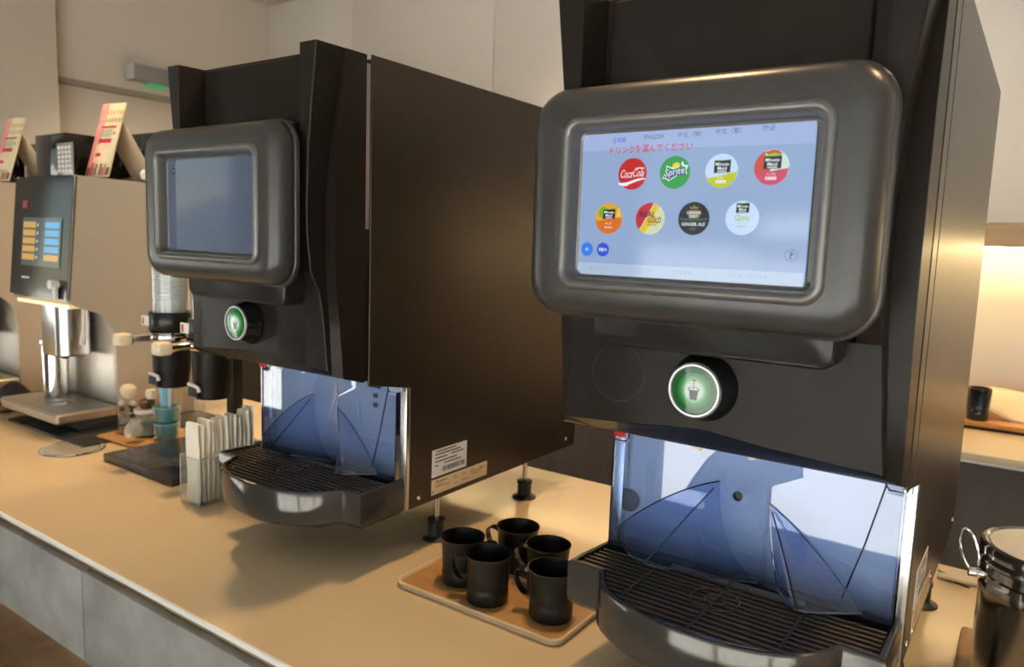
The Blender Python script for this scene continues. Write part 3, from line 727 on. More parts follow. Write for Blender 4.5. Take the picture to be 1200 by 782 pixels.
    bm = new(); lathe(bm, [(.0044, .742), (.0040, .7400), (.0022, .7395)], (.0145, 0, 1.1585), 16, axis='y'); P('screw', bm, DARKTRIM, br)
    for (x, y_, tilt) in ((.131, .69, .25), (.174, .69, -.35)):
        bm = new(); R = lathe(bm, [(.0066, .030), (.0064, .012), (.0042, 0.0)], (0, 0, 0), 14)
        rot_bm(bm, bm.verts, tilt, 'Y', (0, 0, .02)); bmesh.ops.translate(bm, verts=bm.verts, vec=(x, y_, 1.1655)); P('nozzle', bm, CREAM)
    bm = new(); box(bm, .020, .290, .650, .77, 1.190, 1.198); P('underside_plate', bm, WHITE)
    bm = new(); box(bm, .003, W - .003, .776, .780, .975, 1.192); P('back_sheet', bm, STEELD)
    for x0 in (0.0005, W - .0125):
        bm = new(); box(bm, x0, x0 + .012, .762, .772, .973, 1.162, .0008); P('steel_trim', bm, STEEL)
    # blue splash guard
    gy = .750
    pr = [(.006, 1.018), (.302, 1.018), (.302, 1.146), (.288, 1.146), (.285, 1.150), (.285, 1.176), (.023, 1.180), (.023, 1.146), (.019, 1.142), (.006, 1.142)]
    bm = new(); rows = []
    for z in [1.018, 1.04, 1.06, 1.08, 1.10, 1.12, 1.142, 1.1425, 1.160, 1.176]:
        t = (z - 1.018) / .158
        lx = .106 + .040 * t * t; yc = gy + .0165 - .0150 * t
        x0, x1 = (.006, .302) if z < 1.1421 else (.0235, .2865)
        rows.append([(x0, gy, z), (lx - .03, gy, z), (lx, gy, z), (lx + .006, gy + (yc - gy) * .7, z), (lx + .012, yc, z), (.150, yc, z), (.174, yc, z), (.179, gy + (yc - gy) * .6, z), (.183, gy, z), (.23, gy, z), (x1, gy, z)])
    loft(bm, rows, closed=False)
    bmesh.ops.recalc_face_normals(bm, faces=bm.faces)
    if bm.faces[0].normal.y > 0: bmesh.ops.reverse_faces(bm, faces=bm.faces)
    sg = P('splash_guard', bm, BLUE, label='blue transparent splash guard', ang=40, recalc=False)
    bm = new()
    for x0, x1 in ((.0045, .0062), (.3015, .3032)): box(bm, x0, x1, .748, .768, 1.018, 1.147)
    tube(bm, [(p[0], gy - .0005, p[1]) for p in pr[1:]], .0010, 6)
    tube(bm, [(.285, gy, 1.150), (.272, gy - .001, 1.09), (.256, gy - .001, 1.03)], .0009, 6)
    P('guard_edge', bm, BLUEE, sg)
    # moulded ridges of the guard
    def ridge(apex, lft, foot, rgt, ctl_l, ctl_r, right_edge=True):
        bm = new(); rows = []; edge_l, edge_f, edge_r = [], [], []
        for i in range(13):
            t = i / 12
            a = bez(apex, ctl_l, lft, t); c = bez(apex, ctl_r, rgt, t)
            mid = (Vector(apex) + Vector(foot)) / 2 + Vector((0, .006, 0)); b = bez(apex, mid, foot, t)
            row = []
            for j in range(11):
                s = j / 10
                if s <= .5: q = bez(a, a + (b - a) * .92, b + (c - a) * .0, s * 2) if False else a + (b - a) * (s * 2)
                else: q = b + (c - b) * ((s - .5) * 2)
                row.append(q)
            # round the crest
            for _ in range(2):
                row = [row[0]] + [(row[k - 1] + row[k] * 2 + row[k + 1]) / 4 for k in range(1, 10)] + [row[10]]
            rows.append([tuple(v) for v in row]); edge_f.append(row[5]); edge_l.append(row[0]); edge_r.append(row[10])
        loft(bm, rows, closed=False)
        o = P('guard_ridge', bm, BLUER, sg, ang=60)
        bm = new(); tube(bm, edge_f[1:], .0009, 6); tube(bm, edge_l, .0008, 6)
        if right_edge: tube(bm, edge_r, .0007, 6)
        tube(bm, [Vector(p) for p in rows[-1]], .0013, 6)
        P('ridge_edge', bm, BLUEE, sg)
    ridge((.130, .7495, 1.120), (.008, .7495, 1.034), (.064, .702, 1.0255), (.176, .7495, 1.0215), (.07, .7495, 1.098), (.132, .7495, 1.045), False)
    ridge((.182, .7495, 1.108), (.196, .7495, 1.0225), (.224, .703, 1.0245), (.276, .741, 1.0255), (.186, .7495, 1.06), (.226, .7495, 1.082))
    if lit:
        bm = new(); lathe(bm, [(.0050, .7492), (.0052, .7472), (.0034, .7466), (.0030, .7490)], (.150, 0, 1.1085), 20, axis='y', cap1=False); P('grommet', bm, RUBBER, sg)
        bm = new(); lathe(bm, [(.012, .7756), (.013, .772), (.006, .7715)], (.016, 0, 1.066), 20, axis='y'); P('plug', bm, RUBBER)
    else:
        bm = new(); v = box(bm, .1985, .2045, .7738, .7755, 1.083, 1.112); rot_bm(bm, v, -.12, 'Y', (.20, .774, 1.10)); P('white_tag', bm, WHITE)
        bm = new(); box(bm, .220, .246, .773, .7757, 1.1405, 1.148, .001); box(bm, .232, .240, .773, .7757, 1.126, 1.132, .001); box(bm, .232, .240, .773, .7757, 1.112, 1.118, .001); P('slot', bm, INK)
    # drip tray
    arc = []
    for k in range(17):
        a = math.radians(180 + 180 * k / 16)
        x = .153 + .1165 * math.cos(a); yy = .675 + .064 * math.sin(a) * (1 if True else 1)
        arc.append((x, yy))
    outl = [(.0015, .765), (-.006, .700), (-.006, .677), (.031, .676)] + arc[1:-1] + [(.274, .676), (.308, .677), (.308, .765)]
    # counter-clockwise seen from above
    def ring(d, z, P_=outl): return [(p[0], p[1], z) for p in offset_poly(P_, d)]
    bm = new()
    loft(bm, [ring(.016, .9665), ring(.006, .969), ring(.001, .975), ring(0, .982), ring(0, 1.016), ring(.0012, 1.019), ring(.003, 1.020), ring(.0062, 1.0195), ring(.0066, 1.017), ring(.0070, 1.003)], cap0=True, cap1=True)
    dt = P('drip_tray', bm, TRAYM, ang=30)
    inner = offset_poly(outl, .0085)
    def xrange_at(y):
        xs_ = []
        for i in range(len(inner)):
            a, b = inner[i], inner[(i + 1) % len(inner)]
            if (a[1] <= y) != (b[1] <= y): xs_.append(a[0] + (b[0] - a[0]) * (y - a[1]) / (b[1] - a[1]))
        return (min(xs_), max(xs_)) if len(xs_) >= 2 else None
    y = .624
    while y < .738:
        q = xrange_at(y)
        if q and q[1] - q[0] > .02:
            bm = new(); box(bm, q[0], q[1], y - .0019, y + .0019, 1.0065, 1.0175, .0006, seg=1); P('slat', bm, GRILLE, dt)
        y += .0092
    for x in (.075, .152, .229):
        q0 = .62 if x == .152 else .644
        bm = new(); box(bm, x - .0012, x + .0012, q0, .742, 1.0055, 1.0180); P('cross_bar', bm, DARKTRIM, dt)
    bm = new()
    for rr_ in (.0235, .0095):
        tube(bm, [(.152 + rr_ * math.cos(2 * PI * k / 32), .694 + rr_ * math.sin(2 * PI * k / 32), 1.0180) for k in range(32)], .0011, 6, closed=True)
    P('hub_ring', bm, GRILLE, dt)
    bm = new(); lathe(bm, [(.0085, 1.0060), (.0085, 1.0168)], (.152, .694, 0), 20); P('hub', bm, INK, dt)
    bm = new(); box(bm, .085, .225, .738, .748, 1.010, 1.0185, .002); tube(bm, [(.150, .742, 1.0175), (.150, .738, 1.0205), (.172, .736, 1.0205), (.176, .736, 1.016)], .0014, 6); P('grille_handle', bm, mat('grey_grille_handle', (.16, .145, .12), .35, metal=.4, var=.1), dt)
    # feet
    for (x, y) in ((.290, .855), (.290, 1.10), (.02, .855), (.02, 1.10)):
        bm = new(); lathe(bm, [(.022, .9), (.0218, .9015), (.0185, .9035), (.0135, .9055), (.0125, .907), (.0125, .925), (.0138, .9265), (.0138, .9315), (.0120, .9320)], (x, y, 0), 24)
        ft = P('foot', bm, RUBBER)
        bm = new(); lathe(bm, [(.0042, .931), (.0042, .966), (.0085, .966), (.0085, .974)], (x, y, 0), 14); P('threaded_rod', bm, STEEL, ft)
    return root

mA = machine('drink_dispenser', -1.011, 0.0, False, 'black drink dispenser with dim idle screen standing behind and left of the mugs')
mB = machine('drink_dispenser', -0.3785, -math.radians(0.8), True, 'large black drink dispenser in front with lit blue drink menu screen')

# ------------------------------------------------------------------ wooden tray with five mugs
tr = empty('mug_tray', (-.53, .75, .9), 'wooden tray with pale plywood rim under the black mugs', 'tray')
tw, th = .256, .112
bm = new(); loft(bm, [rrect_xy(0, 0, tw - .012, th - .012, .012, 0), rrect_xy(0, 0, tw - .006, th - .006, .015, .0006), rrect_xy(0, 0, tw, th, .016, .008), rrect_xy(0, 0, tw - .001, th - .001, .016, .0095), rrect_xy(0, 0, tw - .005, th - .005, .014, .0095), rrect_xy(0, 0, tw - .008, th - .008, .012, .0062)], cap0=True)
obj('rim', bm, PLY, tr)
bm = new(); loft(bm, [rrect_xy(0, 0, tw - .008, th - .008, .012, .0055), rrect_xy(0, 0, tw - .0082, th - .0082, .012, .0062)], cap0=True, cap1=True); obj('base', bm, OAK, tr)
def mug(loc, ang, label):
    r = empty('mug', loc, label, 'mug', 'black metal mugs on the wooden tray')
    prof = [(.0240, 0), (.0262, .0010), (.0270, .0035), (.0270, .0150), (.0268, .0172), (.0264, .0190), (.0262, .0215), (.0264, .0240), (.0269, .0260), (.0270, .0295), (.0273, .0430), (.0282, .0540), (.0296, .0605), (.0302, .0618), (.0300, .0624), (.0292, .0622), (.0274, .0560), (.0262, .0420), (.0248, .010), (.0235, .0035), (.0010, .0030)]
    bm = new(); lathe(bm, prof, n=40); obj('body', bm, MUGM, r)
    pts = []
    ctrl = [(.0275, .0500), (.036, .0530), (.0445, .0515), (.0475, .044), (.0445, .033), (.0385, .0250), (.0320, .0225), (.0268, .0270)]
    # Catmull-Rom smoothing
    for i in range(len(ctrl) - 1):
        p0 = ctrl[max(0, i - 1)]; p1 = ctrl[i]; p2 = ctrl[i + 1]; p3 = ctrl[min(len(ctrl) - 1, i + 2)]
        for k in range(4):
            t = k / 4
            pts.append(tuple(.5 * (2 * p1[j] + (p2[j] - p0[j]) * t + (2 * p0[j] - 5 * p1[j] + 4 * p2[j] - p3[j]) * t * t + (3 * p1[j] - p0[j] - 3 * p2[j] + p3[j]) * t ** 3) for j in (0, 1)))
    pts.append(ctrl[-1])
    ca, sa = math.cos(ang), math.sin(ang); T = Vector((-sa, ca, 0)); rows = []
    for i, p in enumerate(pts):
        a = pts[max(0, i - 1)]; b = pts[min(len(pts) - 1, i + 1)]
        d = Vector((b[0] - a[0], b[1] - a[1])).normalized(); nn = Vector((-d.y, d.x)) * .0008
        hw = .0055
        c0 = Vector((p[0] * ca, p[0] * sa, p[1])); n3 = Vector((nn.x * ca, nn.x * sa, nn.y))
        rows.append([c0 + n3 + T * hw, c0 + n3 - T * hw, c0 - n3 - T * hw, c0 - n3 + T * hw])
    bm = new(); loft(bm, rows, cap0=True, cap1=True); obj('handle', bm, MUGH, r, ang=50)
    return r
A_ = math.radians
mug((-.590, .755, .9064), A_(40), 'black metal mug at the tray\'s left end, half behind the front mug')
mug((-.553, .832, .9064), A_(188), 'black metal mug at the back of the tray, farthest from the front edge')
mug((-.487, .806, .9064), A_(188), 'black metal mug behind the right front mug, under the right machine')
mug((-.531, .733, .9064), A_(200), 'black metal mug in the middle front with its handle to the left')
mug((-.445, .748, .9064), A_(192), 'black metal mug nearest the right machine\'s drip tray at the front')

# ------------------------------------------------------------------ steel canister, board, slip on the right
cn = empty('canister', (.050, .90, .9140), 'round stainless steel canister with clamp ring at the right edge', 'canister')
CR = .066
bm = new(); lathe(bm, [(CR - .004, 0), (CR, .003), (CR, .108), (CR + .0006, .110), (CR + .0006, .118), (CR, .120), (CR, .140)], n=64); obj('body', bm, CUPSTEEL, cn)
bm = new(); lathe(bm, [(CR + .0015, .140), (CR + .0035, .142), (CR + .0035, .147), (CR + .002, .149), (CR + .0025, .156), (CR + .001, .1595), (CR - .002, .1605), (CR - .004, .1580), (.001, .158)], n=64)
obj('lid', bm, CUPSTEEL, cn)
bm = new(); lathe(bm, [(CR - .0055, .1582), (CR - .006, .1592), (.001, .1595)], n=64, cap0=False); obj('lid_top', bm, mat('lid_satin', (.62, .61, .57), .45, metal=.6, var=.03), cn)
bm = new(); lathe(bm, [(CR + .001, .122), (CR + .003, .123), (CR + .003, .129), (CR + .001, .130)], n=64, cap0=False, cap1=False); obj('band', bm, CHROME, cn)
bm = new(); ca_ = math.radians(205)
cxp, cyp = (CR + .003) * math.cos(ca_), (CR + .003) * math.sin(ca_)
pts = []
for k in range(28):
    a = 2 * PI * k / 28; u = .009 * math.cos(a); v = .021 * math.sin(a)
    pts.append((cxp - .013 + u * .8 - v * .28, cyp + .002 + u * .55, (.150 + v)))
tube(bm, pts, .0013, 8, closed=True); obj('clamp_ring', bm, CHROME, cn)
bm = new(); tube(bm, [(cxp - .012, cyp - .002, .1285), (cxp + .004, cyp + .002, .1285)], .0045, 10); tube(bm, [(cxp - .004, cyp - .004, .1265), (cxp - .004, cyp + .008, .1305)], .003, 8); obj('clamp', bm, CHROME, cn)
bm = new(); box(bm, -.030, .24, .80, 1.035, .9, .9135, .005, seg=3)
simple('cork_board', bm, OAKY, 'brown wooden board lying under the steel canister', 'board')
bm = new(); rows = []
for i in range(13):
    a = i / 12; row = []
    for j in range(5):
        v = j / 4
        row.append((-.071 + .075 * a, 1.245 - .045 * (1 - (1 - v)) * (1 - .3 * a) - .012 * math.sin(a * PI) * v, .9012 + .004 * math.sin(a * PI)))
    rows.append(row)
loft(bm, rows, closed=False)
s_ = simple('paper_slip', bm, mat('beige_slip', (.52, .42, .31), .5, var=.05), 'small curled beige paper slip lying behind the steel canister', 'paper'); sm = s_.modifiers.new('t', 'SOLIDIFY'); sm.thickness = .0008
bm = new(); tube(bm, [(-.072, 1.228, .9018), (-.055, 1.216, .902), (-.048, 1.198, .9018), (-.030, 1.190, .9018)], .0010, 6)
simple('thin_cord', bm, DARKTRIM, 'thin dark cord along the front edge of the beige slip', 'cord')

# ------------------------------------------------------------------ paper sleeve holder
hd = empty('sleeve_holder', (-1.132, .757, .9), 'clear acrylic holder full of white paper packets beside the dark slab', 'holder')
x0, x1, y0, y1 = -.026, .026, -.060, .060
bm = new(); t_ = .002
box(bm, x0, x1, y0, y1, 0, .003)
box(bm, x0, x1, y0, y0 + t_, .003, .083); box(bm, x0, x1, y1 - t_, y1, .003, .083)
box(bm, x0, x0 + t_, y0 + t_, y1 - t_, .003, .083); box(bm, x1 - t_, x1, y0 + t_, y1 - t_, .003, .083)
obj('acrylic_box', bm, ACRYL, hd, ang=20)
ed = mat('acrylic_edge', (.62, .60, .52), .15, var=.05, alpha=.8)
bm = new()
for (a, b) in ((x0, y0), (x1, y0), (x1, y1), (x0, y1)): tube(bm, [(a, b, 0.001), (a, b, .083)], .0007, 5)
tube(bm, [(x0, y0, .083), (x1, y0, .083), (x1, y1, .083), (x0, y1, .083)], .0007, 5, closed=True)
obj('box_edge', bm, ed, hd)
for i in range(13):
    bm = new(); yy = -.0525 + i * .0088
    h_ = .133 + random.uniform(-.005, .007) + (.012 if i > 10 else 0)
    a_ = random.uniform(-.018, .018)
    rows = []
    for k in range(7):
        z = h_ * k / 6; wdt = .0195 + .0008 * math.sin(k * 2.2 + i); bulge = .0018 + .0008 * math.sin(k * 1.3 + i)
        cy_ = .0012 * math.sin(k * .9 + i * 1.7); tx = random.uniform(-.0005, .0005)
        if k == 6: bulge = .0005; wdt -= .003
        rows.append([(tx - wdt, cy_, z), (tx - wdt * .5, cy_ - bulge, z + (.003 if k == 6 else 0)), (tx + wdt * .5, cy_ - bulge, z + (.001 if k == 6 else 0)), (tx + wdt, cy_, z + (.004 if k == 6 else 0)), (tx + wdt * .5, cy_ + bulge, z + (.001 if k == 6 else 0)), (tx - wdt * .5, cy_ + bulge, z + (.003 if k == 6 else 0))])
    loft(bm, rows, cap0=True, cap1=True)
    rot_bm(bm, bm.verts, a_, 'Y', (0, 0, 0))
    ordn = ('front', 'second from the front', 'third from the front', 'fourth from the front', 'fifth from the front', 'sixth from the front', 'middle', 'sixth from the back', 'fifth from the back', 'fourth from the back', 'third from the back', 'second from the back', 'rearmost')[i]
    o = simple('paper_packet', bm, PAPER, 'white paper packet in the clear acrylic holder, %s of the row' % ordn, 'paper packet', 'paper packets in the acrylic holder', ang=60)
    o.location = (-1.132, .757 + yy, .9035)

# ------------------------------------------------------------------ dark slab and cup dispensers
bm = new(); box(bm, -1.478, -1.236, .727, .99, .9, .916, .0015)
simple('slate_slab', bm, SLAB, 'flat dark glossy slab left of the paper packets', 'slab')
ROOTS = []
def cup_dispenser(x, y, label):
    r = empty('cup_dispenser', (x, y, .93), label, 'cup dispenser', 'cup dispensers between the machines')
    bm = new(); lathe(bm, [(.0365, .265), (.0365, .545), (.0350, .545), (.0350, .265)], n=32, cap0=False, cap1=False); obj('clear_tube', bm, ACRYL, r)
    bm = new(); lathe(bm, [(.040, .228), (.042, .231), (.042, .262), (.040, .266), (.0345, .266), (.0345, .228)], n=32, cap0=False, cap1=False); loft_ = None; obj('collar', bm, BLACKS, r)
    bm = new(); box(bm, -.034, -.006, -.0440, -.0415, .238, .258, .001); box(bm, -.030, -.022, -.0445, -.0438, .241, .255, mi=1)
    obj('sticker', bm, [WHITE, RED], r, recalc=False)
    bm = new(); lathe(bm, [(.031, .112), (.036, .150), (.038, .222), (.034, .226), (.032, .222), (.030, .15), (.027, .115)], n=32, cap0=False, cap1=False); obj('sleeve', bm, BLACK, r)
    bm = new(); box(bm, -.022, .010, -.0385, -.032, .118, .138, .0015); obj('notch', bm, INK, r)
    bm = new(); tube(bm, [(-.026, -.033, .139), (-.012, -.040, .141), (.004, -.041, .141), (.013, -.038, .137), (.014, -.037, .129)], .0036, 8); obj('white_lip', bm, WHITE, r)
    bm = new(); lathe(bm, [(.045, .208), (.047, .211), (.047, .222), (.045, .226), (.030, .226)], n=32, cap0=False, cap1=False); obj('chrome_ring', bm, CHROME, r)
    bm = new(); tube(bm, [(-.002, -.04, .217), (-.008, -.060, .216), (-.012, -.082, .214)], [.009, .0085, .010], 12); lv = obj('lever', bm, CHROME, r)
    bm = new(); v = box(bm, -.026, .003, -.108, -.080, .203, .227, .005, seg=3); obj('knob', bm, CREAM, lv, label='cream knob')
    bm = new(); lathe(bm, [(.020, .545), (.026, .548), (.026, .556), (.012, .566)], n=24); obj('cap', bm, BLACKS, r)
    bm = new(); lathe(bm, [(.0085, .552), (.012, .556), (.013, .565), (.0085, .572)], (-.022, -.030, -.025), n=16); obj('latch', bm, WHITE, r)
    bm = new(); box(bm, -.008, .008, .042, .0835, .232, .248, .002); obj('arm', bm, BLACKS, r)
    ROOTS.append(r); return r
cup_dispenser(-1.435, .850, 'left cup dispenser tube with cream knob, its white cups fully in view')
cup_dispenser(-1.280, .840, 'right cup dispenser mostly hidden behind the dim screen machine')
st = empty('dispenser_stand', (-1.365, .945, .916), 'black metal stand rising from the slab behind the cup dispensers', 'stand')
bm = new(); box(bm, -.014, .014, -.008, .014, .004, .53, .002); obj('post', bm, BLACKS, st)
bm = new(); box(bm, -.09, .105, -.010, .012, .244, .264, .002); obj('crossbar', bm, BLACKS, st)
bm = new(); box(bm, -.05, .05, -.03, .035, 0, .004, .001); obj('foot_plate', bm, BLACKS, st)
cme = None
for ri, (x, y) in enumerate(((-1.435, .850), (-1.280, .840))):
    for k in range(42):
        if cme is None:
            bm = new(); lathe(bm, [(.0235, 0.0), (.0315, .056), (.0335, .0575), (.0338, .0595), (.0318, .0602), (.0300, .056), (.0225, .002)], n=20, cap1=True)
            c = obj('paper_cup', bm, CUPW); cme = c
        else:
            c = cme.copy(); COL.objects.link(c)
        c.location = (x, y, 1.165 + k * .0056)
        tag(c, 'white paper cup stacked inside the %s cup dispenser tube' % ('left' if ri == 0 else 'right'), 'paper cup', 'paper cups in the %s dispenser tube' % ('left' if ri == 0 else 'right'))

# ------------------------------------------------------------------ disc set in the counter
bm = new(); n_ = 48
lathe(bm, [(.060, 0), (.0610, .0016), (.0575, .0024), (.0530, .0010), (.050, .0008), (.002, .0012)], (-1.607, .7285, .9001), n_, cap0=False)
tube(bm, [(-1.607 + .0598 * math.cos(2 * PI * k / 48), .7285 + .0598 * math.sin(2 * PI * k / 48), .9018) for k in range(48)], .0016, 6, mi=1, closed=True)
tube(bm, [(-1.607 + .050 * math.cos(2 * PI * k / 48), .7285 + .050 * math.sin(2 * PI * k / 48), .9012) for k in range(48)], .0010, 6, mi=1, closed=True)
simple('waste_ring', bm, [mat('satin_disc', (.60, .55, .47), .30, metal=.5, var=.05), CHROME], 'round steel disc set into the counter top in front of the coffee machine', 'disc')

# ------------------------------------------------------------------ small wooden tray with jars
bm = new(); loft(bm, [rrect_xy(0, 0, .182, .145, .015, 0), rrect_xy(0, 0, .188, .151, .016, .002), rrect_xy(0, 0, .188, .151, .016, .006), rrect_xy(0, 0, .182, .145, .014, .0065)], cap0=True, cap1=True)
o = simple('jar_tray', bm, OAK, 'small orange wooden tray with glass jars beside the coffee machine', 'tray'); o.location = (-1.572, .880, .9); o.rotation_euler = (0, 0, .08)
ZT = .9067
g = empty('sweetener_glass', (-1.630, .862, ZT), 'glass filled with brown and white wrapped sweets, leftmost on the small tray', 'glass')
def glass_body(bm, r0_, r1_, h): lathe(bm, [(r0_, 0), (r1_, h), (r1_ - .0015, h), (r0_ - .0015, .003), (.0005, .003)], n=28)
bm = new(); glass_body(bm, .023, .027, .068); obj('glass', bm, ACRYL, g)
BRW = mat('chocolate_wrap', (.10, .035, .02), .35, var=.2, scale=40); 
pm = [BRW, WHITE, mat('striped_wrap', (.45, .36, .33), .4, var=.5, scale=120)]
random.seed(11)
for k in range(15):
    bm = new(); a = random.uniform(0, 6.28); rr_ = random.uniform(.0, .013); z = .010 + (k // 3) * .0145
    bmesh.ops.create_icosphere(bm, subdivisions=1, radius=.0085)
    bmesh.ops.scale(bm, verts=bm.verts, vec=(1.15, .85, .75)); rot_bm(bm, bm.verts, random.uniform(0, 3), 'Z', (0, 0, 0)); rot_bm(bm, bm.verts, random.uniform(-.6, .6), 'X', (0, 0, 0))
    o = simple('wrapped_sweet', bm, pm[(0 if k > 8 else k) % 3 if k < 12 else 1 + k % 2], 'small wrapped sweet in the leftmost glass of the small tray', 'sweet', 'wrapped sweets in the glass', ang=70)
    o.location = (-1.630 + .0145 * math.cos(k * 2.1), .862 + .0145 * math.sin(k * 2.1), ZT + z)
bm = new(); lathe(bm, [(.008, 0), (.016, .010), (.017, .022), (.010, .030)], (0, 0, 0), 16)
o = simple('wafer_tub', bm, CREAM, 'cream round tub topping the leftmost glass of sweets', 'tub'); o.location = (-1.628, .860, ZT + .079)
g = empty('glass_jar', (-1.577, .872, ZT), 'clear glass jar with white rim, middle of the small tray', 'jar')
bm = new(); glass_body(bm, .023, .024, .056); obj('glass', bm, ACRYL, g)
bm = new(); lathe(bm, [(.0245, .052), (.0255, .054), (.0255, .060), (.0235, .061), (.0225, .056)], n=28, cap0=False, cap1=False); obj('rim', bm, WHITE, g)
bm = new(); lathe(bm, [(.019, .004), (.020, .034), (.004, .036)], n=20); obj('contents', bm, mat('pale_contents', (.45, .55, .60), .5, var=.3, scale=60), g)
bm = new(); lathe(bm, [(.013, 0), (.0165, .008), (.0165, .016), (.008, .021)], n=20)
o = simple('chocolate_ball', bm, BRW, 'dark brown ball shaped sweet on top of the middle jar', 'sweet'); o.location = (-1.577, .874, ZT + .062)
bm = new(); lathe(bm, [(.010, 0), (.0125, .012), (.010, .020)], n=16)
o = simple('cork_stopper', bm, CREAM, 'pale cork stopper above the brown ball on the middle jar', 'stopper'); o.location = (-1.570, .880, ZT + .0835)
g = empty('stirrer_cup', (-1.525, .888, ZT), 'teal plastic cup holding blue stirrers on the small tray', 'cup')
bm = new(); lathe(bm, [(.019, 0), (.025, .034), (.0235, .036), (.017, .003)], n=24); obj('lower_cup', bm, TEAL, g)
bm = new(); lathe(bm, [(.0195, .040), (.026, .070), (.0245, .072), (.018, .043)], n=24); obj('upper_cup', bm, TEAL, g)
bm = new(); lathe(bm, [(.027, .0), (.029, .075), (.0275, .075), (.0255, .003)], n=24); obj('outer_glass', bm, ACRYL, g)
for k in range(9):
    a = k * .7; bm = new(); dx, dy = math.cos(a), math.sin(a)
    tube(bm, [(dx * .008, dy * .008, .046), (dx * .020, dy * .014, .138 + .004 * (k % 3))], .0022, 6, flat=(1.6, .6))
    o = simple('stirrer', bm, SKYB if k % 3 else WHITE, '%s plastic stirrer standing in the teal cup' % ('blue' if k % 3 else 'white'), 'stirrer', '%s stirrers in the teal cup' % ('blue' if k % 3 else 'white')); o.location = (-1.525, .888, ZT)
bm = new(); box(bm, -.018, .018, -.016, .016, 0, .115, .003)
o = simple('acrylic_block', bm, ACRYL, 'tall clear acrylic container at the right end of the small tray', 'container'); o.location = (-1.478, .925, .9003); o.rotation_euler = (0, 0, .3)
bm = new(); lathe(bm, [(.008, 0), (.013, .006), (.019, .024), (.0205, .026), (.018, .025), (.012, .007), (.001, .003)], n=20)
rot_bm(bm, bm.verts, 1.1, 'X', (0, 0, 0)); o = simple('clear_lid', bm, mat('milky_clear', (.75, .75, .75), .2, alpha=.55, var=.1), 'crumpled milky clear cup lying at the front of the small tray', 'cup'); o.location = (-1.545, .842, ZT + .0195)

